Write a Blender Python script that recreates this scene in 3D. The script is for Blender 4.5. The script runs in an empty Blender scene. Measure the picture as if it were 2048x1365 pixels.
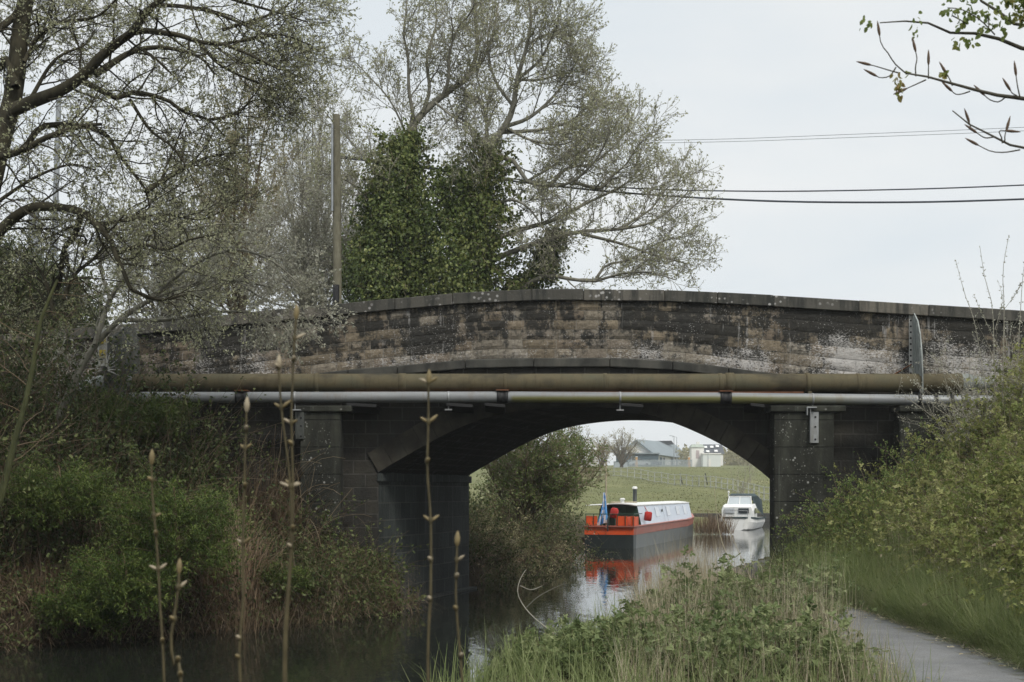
import bpy, math
import numpy as np
from math import radians, sin, cos, pi

# ------------------------------------------------------------------ camera, world, sun
HAZE_ON = True
SC = bpy.context.scene
COL = SC.collection
F, CX, HY, EZ = 2844.4, 1024.0, 983.0, 2.0      # photograph pixels per unit tangent, principal column, horizon row, eye height

cam = bpy.data.cameras.new("camera"); camo = bpy.data.objects.new("camera", cam); COL.objects.link(camo)
camo.location = (0, 0, EZ); camo.rotation_euler = (radians(90), 0, 0)
cam.sensor_width = 36; cam.lens = 50; cam.shift_y = (HY - 682.5) / 2048
cam.clip_start = 0.1; cam.clip_end = 9000
cam.dof.use_dof = True; cam.dof.focus_distance = 25.0; cam.dof.aperture_fstop = 9.0
SC.camera = camo

SUN_EL, SUN_AZ = radians(48), radians(62)        # azimuth measured from +X... towards -Y: right of and behind the camera
world = bpy.data.worlds.new("World"); SC.world = world; world.use_nodes = True
wt = world.node_tree; wt.nodes.clear()
def wn(t, **k):
    n = wt.nodes.new(t)
    for a, b in k.items(): setattr(n, a, b)
    return n
out = wn('ShaderNodeOutputWorld'); bg = wn('ShaderNodeBackground'); bg.inputs[1].default_value = 0.10
sky = wn('ShaderNodeTexSky', sky_type='NISHITA', sun_disc=False)
sky.sun_elevation = SUN_EL; sky.sun_rotation = pi/2 + SUN_AZ
tc = wn('ShaderNodeTexCoord')
mp = wn('ShaderNodeMapping'); mp.inputs['Scale'].default_value = (1.0, 1.0, 3.2)
nz = wn('ShaderNodeTexNoise'); nz.inputs['Scale'].default_value = 2.6; nz.inputs['Detail'].default_value = 5; nz.inputs['Roughness'].default_value = .52
rp = wn('ShaderNodeValToRGB')
rp.color_ramp.elements[0].position = .40; rp.color_ramp.elements[0].color = (7.9, 8.45, 8.8, 1)
rp.color_ramp.elements[1].position = .62; rp.color_ramp.elements[1].color = (9.0, 9.2, 9.2, 1)
sx = wn('ShaderNodeSeparateXYZ')
zr = wn('ShaderNodeMapRange'); zr.inputs['From Min'].default_value = .38; zr.inputs['From Max'].default_value = .95
zr.inputs['To Min'].default_value = 1.0; zr.inputs['To Max'].default_value = 1.75
sc1 = wn('ShaderNodeVectorMath', operation='SCALE')
mx = wn('ShaderNodeMix', data_type='RGBA'); mx.inputs[0].default_value = .94
L = wt.links.new
L(tc.outputs['Generated'], mp.inputs[0]); L(mp.outputs[0], nz.inputs['Vector']); L(nz.outputs[0], rp.inputs[0])
L(tc.outputs['Generated'], sx.inputs[0]); L(sx.outputs[2], zr.inputs[0])
L(rp.outputs[0], sc1.inputs[0]); L(zr.outputs[0], sc1.inputs['Scale'])
L(sky.outputs[0], mx.inputs[6]); L(sc1.outputs[0], mx.inputs[7]); L(mx.outputs[2], bg.inputs[0]); L(bg.outputs[0], out.inputs[0])

sl = bpy.data.lights.new("sun", 'SUN'); sl.energy = 2.3; sl.angle = radians(12); sl.color = (1.0, .95, .87)
so = bpy.data.objects.new("sun", sl); COL.objects.link(so)
from mathutils import Vector, Matrix
sd = Vector((cos(SUN_EL)*cos(-SUN_AZ), cos(SUN_EL)*sin(-SUN_AZ), sin(SUN_EL)))   # towards the sun
so.rotation_euler = sd.to_track_quat('Z', 'Y').to_euler(); so.location = (30, -30, 60)

SC.view_settings.view_transform = 'Standard'; SC.view_settings.look = 'None'
SC.view_settings.exposure = 0.0; SC.view_settings.gamma = 1.0; SC.view_settings.use_curve_mapping = False
cy = SC.cycles
cy.max_bounces = 5; cy.diffuse_bounces = 3; cy.glossy_bounces = 3; cy.transmission_bounces = 2; cy.transparent_max_bounces = 4
cy.volume_bounces = 0; cy.caustics_reflective = False; cy.caustics_refractive = False
cy.use_denoising = True; cy.use_adaptive_sampling = True; cy.adaptive_threshold = 0.012

# ------------------------------------------------------------------ small helpers
rng = np.random.default_rng(11)
A = np.array
def P(px, py, Y): return A([(px-CX)/F*Y, Y, EZ+(HY-py)/F*Y])
def PX(px, Y): return (px-CX)/F*Y
def PZ(py, Y): return EZ+(HY-py)/F*Y
def nrm(v): return v/np.maximum(np.linalg.norm(v, axis=-1, keepdims=True), 1e-9)
def rv(n): return nrm(rng.normal(size=(n, 3)))

def vnoise(x, y, s, seed=0):
    x = np.asarray(x, float)/s; y = np.asarray(y, float)/s
    xi = np.floor(x).astype(np.int64); yi = np.floor(y).astype(np.int64); fx = x-xi; fy = y-yi
    fx = fx*fx*(3-2*fx); fy = fy*fy*(3-2*fy)
    def hsh(a, b):
        h = (a*374761393 + b*668265263 + seed*1442695041) & 0x7fffffff
        h = ((h ^ (h >> 13))*1274126177) & 0x7fffffff
        return ((h ^ (h >> 16)) & 0xffff)/65535.0
    return (hsh(xi, yi)*(1-fx)+hsh(xi+1, yi)*fx)*(1-fy)+(hsh(xi, yi+1)*(1-fx)+hsh(xi+1, yi+1)*fx)*fy
def fbm(x, y, s, seed=0): return .55*vnoise(x, y, s, seed)+.28*vnoise(x, y, s*.47, seed+1)+.17*vnoise(x, y, s*.21, seed+2)

class MB:
    """collects vertices and faces; build() links them as ONE mesh object"""
    def __init__(s): s.v = []; s.f = []; s.n = 0
    def add(s, V, Fc, mi=0, smooth=False, rnd=None):
        V = np.asarray(V, float).reshape(-1, 3); Fc = np.asarray(Fc, np.int64)
        if len(Fc) == 0: return
        r = np.full(len(Fc), .5) if rnd is None else np.broadcast_to(np.asarray(rnd, float), (len(Fc),))
        s.v.append(V); s.f.append((Fc+s.n, mi, smooth, r)); s.n += len(V)
    def poly(s, pts, mi=0, rnd=None): s.add(pts, [list(range(len(pts)))], mi, False, rnd)
    def box(s, a, b, mi=0, rnd=None, M=None):
        a = np.minimum(a, b); b_ = np.maximum(A(a), A(b)); x0, y0, z0 = a; x1, y1, z1 = b_
        V = A([[x0,y0,z0],[x1,y0,z0],[x1,y1,z0],[x0,y1,z0],[x0,y0,z1],[x1,y0,z1],[x1,y1,z1],[x0,y1,z1]], float)
        if M is not None: V = (A(M.to_3x3()) @ V.T).T + A(M.translation)
        s.add(V, [[0,3,2,1],[4,5,6,7],[0,1,5,4],[1,2,6,5],[2,3,7,6],[3,0,4,7]], mi, False, rnd)
    def hexa(s, V, mi=0, rnd=None):      # 8 corners: bottom 4 ccw, top 4 ccw
        s.add(V, [[0,3,2,1],[4,5,6,7],[0,1,5,4],[1,2,6,5],[2,3,7,6],[3,0,4,7]], mi, False, rnd)
    def prism(s, poly, d, mi=0, rnd=None):   # polygon (n,3) extruded by vector d
        p = A(poly, float); n = len(p); q = p+A(d, float)
        s.add(np.vstack([p, q]), [[i, (i+1) % n, n+(i+1) % n, n+i] for i in range(n)], mi, False, rnd)
        s.poly(p[::-1], mi, rnd); s.poly(q, mi, rnd)
    def tubes(s, pts, rad, k=4, mi=0, rnd=None, smooth=True, cap=False):
        pts = np.asarray(pts, float); N, n, _ = pts.shape
        rad = np.broadcast_to(np.asarray(rad, float), (N, n))
        T = nrm(np.gradient(pts, axis=1)); Tm = nrm(T.mean(1))
        h = np.where(np.abs(Tm[:, 2:3]) < .8, A([[0, 0, 1.]]), A([[1., 0, 0]]))
        u0 = nrm(np.cross(Tm, h))[:, None, :]
        u = nrm(u0 - T*(T*u0).sum(-1, keepdims=True)); w = np.cross(T, u)
        a = np.arange(k)*2*pi/k
        ring = pts[:, :, None, :] + rad[:, :, None, None]*(np.cos(a)[None, None, :, None]*u[:, :, None, :]+np.sin(a)[None, None, :, None]*w[:, :, None, :])
        V = ring.reshape(-1, 3)
        b = (np.arange(N)[:, None, None]*n*k + np.arange(n-1)[None, :, None]*k)
        j = np.arange(k)[None, None, :]; j2 = (j+1) % k
        Fc = np.stack([b+j, b+j2, b+k+j2, b+k+j], -1).reshape(-1, 4)
        r = None if rnd is None else np.repeat(np.broadcast_to(rnd, (N,)), (n-1)*k)
        s.add(V, Fc, mi, smooth, r)
        if cap:
            for i in range(N):
                s.poly(ring[i, 0][::-1], mi); s.poly(ring[i, -1], mi)
    def tube(s, pts, rad, k=12, mi=0, rnd=None, cap=True):
        s.tubes(A(pts, float)[None], np.broadcast_to(rad, (len(pts),))[None], k, mi, rnd, True, cap)
    def lathe(s, base, axis, prof, k=16, mi=0):    # prof: (t along axis, radius)
        ax = nrm(A(axis, float)); pts = A([A(base)+ax*t for t, r in prof])
        h = A([0, 0, 1.]) if abs(ax[2]) < .8 else A([1., 0, 0]); u = nrm(np.cross(ax, h)); w = np.cross(ax, u)
        a = np.arange(k)*2*pi/k
        V = (pts[:, None, :]+A([r for t, r in prof])[:, None, None]*(np.cos(a)[None, :, None]*u+np.sin(a)[None, :, None]*w)).reshape(-1, 3)
        Fc = [[i*k+j, i*k+(j+1) % k, (i+1)*k+(j+1) % k, (i+1)*k+j] for i in range(len(prof)-1) for j in range(k)]
        s.add(V, Fc, mi, True)
        s.poly(V[:k][::-1], mi); s.poly(V[-k:], mi)
    def leaves(s, pos, d, nrmv, size, tmpl, mi=0, rnd=None):
        tv, tf = tmpl; N = len(pos); k = len(tv)
        x = nrm(d); z = nrm(nrmv - x*(x*nrmv).sum(-1, keepdims=True)); y = np.cross(z, x)
        size = np.broadcast_to(np.asarray(size, float), (N,))
        V = pos[:, None, :] + size[:, None, None]*(tv[None, :, 0, None]*x[:, None]+tv[None, :, 1, None]*y[:, None]+tv[None, :, 2, None]*z[:, None])
        Fc = (np.arange(N)[:, None, None]*k + tf[None]).reshape(-1, tf.shape[1])
        r = None if rnd is None else np.repeat(rnd, len(tf))
        s.add(V.reshape(-1, 3), Fc, mi, False, r)
    def blades(s, root, d, length, width, droop, mi=0, rnd=None, n=4):
        N = len(root); d = nrm(d); length = np.broadcast_to(length, (N,)).astype(float)
        side = nrm(np.cross(d, A([[0, 0, 1.]])+.01*rv(N))); p = root.copy(); pts = [p.copy()]; dd = d.copy()
        for i in range(n-1):
            p = p+dd*(length/(n-1))[:, None]; pts.append(p.copy())
            dd = nrm(dd+A([0, 0, -1.])*np.broadcast_to(droop, (N,))[:, None])
        pts = np.stack(pts, 1); w = np.broadcast_to(width, (N,))[:, None]*A([1, .85, .55, .06] if n == 4 else np.linspace(1, .06, n))[None]
        Lf = pts-side[:, None]*w[..., None]/2; R = pts+side[:, None]*w[..., None]/2
        V = np.stack([Lf, R], 2).reshape(-1, 3)
        b = np.arange(N)[:, None]*2*n+np.arange(n-1)[None]*2
        Fc = np.stack([b, b+1, b+3, b+2], -1).reshape(-1, 4)
        s.add(V, Fc, mi, False, None if rnd is None else np.repeat(rnd, n-1))
    def build(s, name, mats, parent=None, bevel=0, loc=None):
        me = bpy.data.meshes.new(name)
        V = np.concatenate(s.v) if s.v else np.zeros((0, 3))
        if loc is not None: V = V-A(loc, float)
        me.vertices.add(len(V)); me.vertices.foreach_set('co', V.astype(np.float32).ravel())
        lv, ls, mi, sm, rn = [], [], [], [], []; tot = 0
        for Fc, m, smo, r in s.f:
            n, k = Fc.shape
            lv.append(Fc.ravel()); ls.append(tot+np.arange(n)*k); tot += n*k
            mi.append(np.full(n, m)); sm.append(np.full(n, smo)); rn.append(r)
        lv = np.concatenate(lv); ls = np.concatenate(ls)
        me.loops.add(len(lv)); me.loops.foreach_set('vertex_index', lv.astype(np.int32))
        me.polygons.add(len(ls)); me.polygons.foreach_set('loop_start', ls.astype(np.int32))
        me.polygons.foreach_set('material_index', np.concatenate(mi).astype(np.int32))
        me.polygons.foreach_set('use_smooth', np.concatenate(sm).astype(bool))
        at = me.attributes.new('rnd', 'FLOAT', 'FACE'); at.data.foreach_set('value', np.concatenate(rn).astype(np.float32))
        for m in (mats if isinstance(mats, (list, tuple)) else [mats]): me.materials.append(m)
        me.update(calc_edges=True); me.validate()
        o = bpy.data.objects.new(name, me); COL.objects.link(o)
        if loc is not None: o.location = loc
        if parent is not None: o.parent = parent
        if bevel:
            b = o.modifiers.new('bevel', 'BEVEL'); b.width = bevel; b.segments = 2; b.limit_method = 'ANGLE'
        return o

def tag(o, label, cat, group=None, kind=None):
    o['label'] = label; o['category'] = cat
    if group: o['group'] = group
    if kind: o['kind'] = kind
    return o
def thing(name, label, cat, loc=(0, 0, 0), rotz=0, group=None):
    o = bpy.data.objects.new(name, None); COL.objects.link(o); o.empty_display_size = .2
    o.location = loc; o.rotation_euler = (0, 0, rotz)
    return tag(o, label, cat, group)

# ------------------------------------------------------------------ materials
def mat(name):
    m = bpy.data.materials.new(name); m.use_nodes = True; nt = m.node_tree; nt.nodes.clear()
    o = nt.nodes.new('ShaderNodeOutputMaterial'); b = nt.nodes.new('ShaderNodeBsdfPrincipled')
    nt.links.new(b.outputs[0], o.inputs[0]); b.inputs['Roughness'].default_value = .8
    b.inputs['Specular IOR Level'].default_value = .3
    return m, nt, b, o
def nd(nt, t, ins=None, **k):
    n = nt.nodes.new(t)
    for a, b in k.items(): setattr(n, a, b)
    for a, b in (ins or {}).items():
        if hasattr(b, 'default_value') and not isinstance(b, (int, float)): nt.links.new(b, n.inputs[a])
        else: n.inputs[a].default_value = b
    return n
def coords(nt, scale=(1, 1, 1), which='Object'):
    t = nd(nt, 'ShaderNodeTexCoord'); m = nd(nt, 'ShaderNodeMapping', {'Vector': t.outputs[which], 'Scale': scale}); return m.outputs[0]
def noise(nt, vec, scale, detail=4, rough=.55): return nd(nt, 'ShaderNodeTexNoise', {'Vector': vec, 'Scale': scale, 'Detail': detail, 'Roughness': rough}).outputs[0]
def ramp(nt, fac, stops):
    r = nd(nt, 'ShaderNodeValToRGB', {'Fac': fac}); e = r.color_ramp.elements
    while len(e) < len(stops): e.new(.5)
    for x, (p, c) in zip(e, stops):
        x.position = p; x.color = (*c, 1) if len(c) == 3 else c
    return r.outputs[0]
def step(nt, fac, a, b): return ramp(nt, fac, [(a, (0, 0, 0)), (b, (1, 1, 1))])
def stepd(nt, fac, a, b): return ramp(nt, fac, [(a, (1, 1, 1)), (b, (0, 0, 0))])
def mixc(nt, f, a, b):
    n = nd(nt, 'ShaderNodeMix', data_type='RGBA')
    for i, v in ((0, f), (6, a), (7, b)):
        if hasattr(v, 'default_value') and not isinstance(v, (int, float)): nt.links.new(v, n.inputs[i])
        else: n.inputs[i].default_value = v if i == 0 else (*v, 1)
    return n.outputs[2]
def mth(nt, op, a, b=0.0):
    n = nd(nt, 'ShaderNodeMath', operation=op)
    for i, v in ((0, a), (1, b)):
        if isinstance(v, (int, float)): n.inputs[i].default_value = v
        else: nt.links.new(v, n.inputs[i])
    return n.outputs[0]
def bump(nt, b, h, strength=.5, dist=.02):
    n = nd(nt, 'ShaderNodeBump', {'Height': h, 'Strength': strength, 'Distance': dist}); nt.links.new(n.outputs[0], b.inputs['Normal'])
def attr(nt): return nd(nt, 'ShaderNodeAttribute', attribute_name='rnd').outputs['Fac']

def simple(name, c, rough=.7, var=.18, scale=6, metal=0, bmp=0, spec=.3, dirt=None):
    m, nt, b, o = mat(name); v = coords(nt); n = noise(nt, v, scale, 5)
    c = A(c); lo = tuple(c*(1-var)); hi = tuple(np.minimum(c*(1+var), .95))
    col = ramp(nt, n, [(.3, lo), (.7, hi)])
    if dirt is not None:
        n2 = noise(nt, coords(nt, (1, 1, .35)), scale*.6, 6, .65); col = mixc(nt, step(nt, n2, .5, .75), col, dirt)
    nt.links.new(col, b.inputs['Base Color']); b.inputs['Roughness'].default_value = rough; b.inputs['Metallic'].default_value = metal
    b.inputs['Specular IOR Level'].default_value = spec
    if bmp: bump(nt, b, noise(nt, v, scale*4, 4), bmp, .01)
    return m
def leafmat(name, stops, trans=.3, rough=.6):
    m, nt, b, o = mat(name); n = noise(nt, coords(nt), 1.3, 3)
    f = mth(nt, 'ADD', mth(nt, 'MULTIPLY', attr(nt), .75), mth(nt, 'MULTIPLY', n, .3))
    col = ramp(nt, f, stops); nt.links.new(col, b.inputs['Base Color']); b.inputs['Roughness'].default_value = rough
    b.inputs['Specular IOR Level'].default_value = .25
    if trans:
        t = nd(nt, 'ShaderNodeBsdfTranslucent', {'Color': col}); mxs = nd(nt, 'ShaderNodeMixShader', {'Fac': trans})
        nt.links.new(b.outputs[0], mxs.inputs[1]); nt.links.new(t.outputs[0], mxs.inputs[2]); nt.links.new(mxs.outputs[0], o.inputs[0])
    return m

def stone_mat():
    m, nt, b, o = mat('sooted_sandstone'); v = coords(nt); at_ = attr(nt)
    base = ramp(nt, at_, [(0, (.15, .125, .09)), (.2, (.23, .19, .135)), (.35, (.25, .225, .185)), (.5, (.17, .15, .12)), (.65, (.235, .195, .14)), (.8, (.185, .15, .112)), (1, (.225, .20, .165))])
    g = noise(nt, v, 16, 6, .75); base = mixc(nt, mth(nt, 'MULTIPLY', step(nt, g, .42, .66), .65), base, (.075, .062, .048))
    sep = nd(nt, 'ShaderNodeSeparateXYZ', {0: v})
    # soot: ragged clouds and downward runs, heavier under the coping and towards the right, varying block by block
    s1 = noise(nt, coords(nt, (1, 1, .8)), .9, 8, .68); s2 = noise(nt, coords(nt, (1, 1, .16)), 6, 5, .6); s3 = noise(nt, v, 9, 5, .7)
    band = nd(nt, 'ShaderNodeMapRange', {0: sep.outputs[2], 1: 4.3, 2: 4.85, 3: -.05, 4: .09}).outputs[0]
    side = nd(nt, 'ShaderNodeMapRange', {0: sep.outputs[0], 1: 1.0, 2: 5.0, 3: 0.0, 4: .085}).outputs[0]
    lft = nd(nt, 'ShaderNodeMapRange', {0: sep.outputs[0], 1: -4.5, 2: -3.2, 3: .10, 4: 0}).outputs[0]
    blk = mth(nt, 'MULTIPLY', mth(nt, 'SUBTRACT', mth(nt, 'FRACT', mth(nt, 'MULTIPLY', at_, 7.13)), .5), .17)
    so = mth(nt, 'ADD', mth(nt, 'ADD', mth(nt, 'ADD', s1, mth(nt, 'MULTIPLY', mth(nt, 'SUBTRACT', s2, .5), .45)), mth(nt, 'ADD', band, side)), mth(nt, 'ADD', mth(nt, 'MULTIPLY', mth(nt, 'SUBTRACT', s3, .5), .65), mth(nt, 'ADD', lft, blk)))
    col = mixc(nt, mth(nt, 'MULTIPLY', step(nt, so, .475, .60), .92), base, (.022, .023, .022))
    # white lichen crust: granular, mostly low on the wall and to the right; pale lime runs; a few spots
    l1 = noise(nt, v, .95, 6, .65); l2 = noise(nt, coords(nt, (1, 1, 1.8)), 26, 6, .8)
    lb = nd(nt, 'ShaderNodeMapRange', {0: sep.outputs[2], 1: 4.8, 2: 4.25, 3: -.075, 4: .06}).outputs[0]
    lf = mth(nt, 'ADD', mth(nt, 'ADD', mth(nt, 'MULTIPLY', l1, .5), mth(nt, 'MULTIPLY', l2, .72)), mth(nt, 'ADD', lb, mth(nt, 'SUBTRACT', mth(nt, 'MULTIPLY', side, .6), .03)))
    col = mixc(nt, mth(nt, 'MULTIPLY', step(nt, lf, .675, .72), .85), col, (.46, .445, .43))
    d1 = noise(nt, coords(nt, (8, 8, .7)), 1.6, 4, .55)
    col = mixc(nt, mth(nt, 'MULTIPLY', step(nt, d1, .63, .72), .6), col, (.36, .35, .34))
    vr = nd(nt, 'ShaderNodeTexVoronoi', {'Vector': v, 'Scale': 26.0, 'Randomness': 1.0}).outputs[0]
    vm = mth(nt, 'MULTIPLY', stepd(nt, vr, .14, .28), step(nt, noise(nt, v, 2.8, 4), .48, .58))
    col = mixc(nt, mth(nt, 'MULTIPLY', vm, .6), col, (.40, .39, .38))
    nt.links.new(col, b.inputs['Base Color']); b.inputs['Roughness'].default_value = .92; b.inputs['Specular IOR Level'].default_value = .15
    h = mth(nt, 'ADD', noise(nt, v, 24, 6, .75), mth(nt, 'MULTIPLY', noise(nt, coords(nt, (1, 1, 2.2)), 11, 4), .8)); bump(nt, b, h, .7, .02)
    return m
def coping_mat():
    m, nt, b, o = mat('coping_stone'); v = coords(nt)
    base = ramp(nt, attr(nt), [(0, (.06, .058, .05)), (.5, (.09, .085, .073)), (1, (.16, .145, .12))])
    st = noise(nt, coords(nt, (6, 1, .7)), 1.5, 5, .6); col = mixc(nt, mth(nt, 'MULTIPLY', step(nt, st, .45, .62), .8), base, (.024, .026, .024))
    vr = nd(nt, 'ShaderNodeTexVoronoi', {'Vector': v, 'Scale': 11.0}).outputs[0]
    vm = mth(nt, 'MULTIPLY', stepd(nt, vr, .2, .32), step(nt, noise(nt, v, 1.4, 3), .50, .58))
    col = mixc(nt, mth(nt, 'MULTIPLY', vm, .8), col, (.42, .41, .40))
    col = mixc(nt, mth(nt, 'MULTIPLY', step(nt, noise(nt, v, 25, 5, .7), .62, .72), .5), col, (.26, .25, .23))
    nt.links.new(col, b.inputs['Base Color']); b.inputs['Roughness'].default_value = .9; bump(nt, b, noise(nt, v, 18, 6, .65), .5, .02)
    return m
def wall_mat(name, c1, c2, bw=.42, bh=.23, dark=.5, mortar=(.05, .047, .04), plane='xz'):
    m, nt, b, o = mat(name); t = nd(nt, 'ShaderNodeTexCoord'); s = nd(nt, 'ShaderNodeSeparateXYZ', {0: t.outputs['Object']})
    u = s.outputs[0] if plane == 'xz' else s.outputs[1]
    stk = noise(nt, coords(nt, (6, 6, .35)), 1.3, 4, .6)
    c = nd(nt, 'ShaderNodeCombineXYZ', {0: u, 1: s.outputs[2]})
    br = nd(nt, 'ShaderNodeTexBrick', {'Vector': c.outputs[0], 'Color1': (*c1, 1), 'Color2': (*c2, 1), 'Mortar': (*mortar, 1), 'Scale': 1.0, 'Mortar Size': .012, 'Mortar Smooth': .3, 'Brick Width': bw, 'Row Height': bh})
    n = noise(nt, coords(nt, (1, 1, .5)), 1.1, 6, .62)
    col = mixc(nt, mth(nt, 'MULTIPLY', step(nt, n, .4, .62), dark), br.outputs[0], (.012, .013, .012))
    if plane == 'yz': col = mixc(nt, mth(nt, 'MULTIPLY', step(nt, stk, .55, .7), .6), col, (.10, .115, .11))
    gr = noise(nt, coords(nt, (1, 1, .22)), 4.0, 5, .6); col = mixc(nt, mth(nt, 'MULTIPLY', step(nt, gr, .56, .72), .35), col, (.05, .062, .055))
    nt.links.new(col, b.inputs['Base Color']); b.inputs['Roughness'].default_value = .85
    bump(nt, b, mth(nt, 'ADD', mth(nt, 'MULTIPLY', br.outputs[1], -1.2), noise(nt, coords(nt), 16, 5, .65)), .7, .03)
    return m
def pipe_mat(name, c1, c2, c3, rough, axis_scale=(.5, 4, 4), moss=None):
    m, nt, b, o = mat(name); v = coords(nt, axis_scale)
    col = ramp(nt, noise(nt, v, 1.2, 6, .6), [(.34, c1), (.5, c2), (.66, c3)])
    rs_ = noise(nt, coords(nt, (3, 1, .5)), 3.0, 6, .7); col = mixc(nt, mth(nt, 'MULTIPLY', step(nt, rs_, .52, .70), .55), col, tuple(A(c1)*A([1.0, .75, .55])))
    col = mixc(nt, mth(nt, 'MULTIPLY', step(nt, noise(nt, coords(nt), 30, 4, .7), .55, .75), .35), col, tuple(A(c1)*.6))
    if moss:
        s = nd(nt, 'ShaderNodeSeparateXYZ', {0: coords(nt)})
        z = nd(nt, 'ShaderNodeMapRange', {0: s.outputs[2], 1: moss[0], 2: moss[1], 3: 0, 4: 1}).outputs[0]
        xx = nd(nt, 'ShaderNodeMapRange', {0: s.outputs[0], 1: moss[2], 2: moss[2]+.06, 3: 0, 4: 1}).outputs[0]
        x2 = nd(nt, 'ShaderNodeMapRange', {0: s.outputs[0], 1: moss[3]-2, 2: moss[3], 3: 1, 4: 0}).outputs[0]
        f = mth(nt, 'MULTIPLY', mth(nt, 'MULTIPLY', z, mth(nt, 'MULTIPLY', xx, x2)), step(nt, noise(nt, coords(nt, (2, 2, 6)), 3, 5, .7), .15, .42))
        col = mixc(nt, mth(nt, 'MULTIPLY', f, .9), col, (.15, .145, .045))
    nt.links.new(col, b.inputs['Base Color']); b.inputs['Roughness'].default_value = rough; bump(nt, b, noise(nt, coords(nt), 26, 5, .7), .25, .006)
    return m
def water_mat():
    m, nt, b, o = mat('canal_water'); b.inputs['Base Color'].default_value = (.012, .014, .010, 1)
    b.inputs['Roughness'].default_value = .025; b.inputs['IOR'].default_value = 1.33; b.inputs['Specular IOR Level'].default_value = .5
    h = mth(nt, 'ADD', noise(nt, coords(nt, (1, .35, 1)), 5, 3, .5), mth(nt, 'MULTIPLY', noise(nt, coords(nt, (1, .3, 1)), 17, 2), .25)); bump(nt, b, h, .20, .02)
    return m
def bark(name, c, c2, scale=8):
    m, nt, b, o = mat(name); n = noise(nt, coords(nt, (1, 1, .4)), scale, 6, .65)
    col = ramp(nt, n, [(.32, c), (.68, c2)]); nt.links.new(col, b.inputs['Base Color']); b.inputs['Roughness'].default_value = .95; b.inputs['Specular IOR Level'].default_value = .1
    bump(nt, b, n, .8, .03); return m
def ground_mat():
    m, nt, b, o = mat('earth_and_grass'); v = coords(nt)
    g = nd(nt, 'ShaderNodeAttribute', attribute_name='grass').outputs['Fac']
    soil = ramp(nt, noise(nt, v, 2.2, 6, .65), [(.3, (.022, .018, .012)), (.7, (.06, .047, .03))])
    gr = ramp(nt, noise(nt, v, .09, 7, .6), [(.3, (.12, .135, .058)), (.5, (.165, .172, .078)), (.7, (.21, .205, .10))])
    gr = mixc(nt, mth(nt, 'MULTIPLY', step(nt, noise(nt, coords(nt, (1, .4, 1)), .35, 7, .75), .42, .62), .7), gr, (.125, .132, .058))
    nt.links.new(mixc(nt, g, soil, gr), b.inputs['Base Color']); b.inputs['Roughness'].default_value = 1.0; b.inputs['Specular IOR Level'].default_value = .05
    bump(nt, b, noise(nt, v, 9, 5, .7), .8, .05); return m
def asphalt_mat():
    m, nt, b, o = mat('worn_asphalt'); v = coords(nt)
    col = ramp(nt, noise(nt, v, 1.3, 7, .65), [(.3, (.105, .107, .11)), (.5, (.155, .157, .16)), (.7, (.20, .20, .20))])
    ed = mth(nt, 'MULTIPLY', step(nt, attr(nt), .1, .9), step(nt, noise(nt, v, 4, 5, .7), .42, .62)); col = mixc(nt, mth(nt, 'MULTIPLY', ed, .8), col, (.085, .08, .05))
    col = mixc(nt, mth(nt, 'MULTIPLY', step(nt, noise(nt, v, 70, 4, .75), .48, .66), .65), col, (.08, .08, .082))
    vr = nd(nt, 'ShaderNodeTexVoronoi', {'Vector': v, 'Scale': 60.0}); col = mixc(nt, mth(nt, 'MULTIPLY', stepd(nt, vr.outputs[0], .15, .3), .35), col, (.34, .34, .33))
    nt.links.new(col, b.inputs['Base Color']); b.inputs['Roughness'].default_value = .9; bump(nt, b, noise(nt, v, 130, 3), .5, .006); return m

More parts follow.
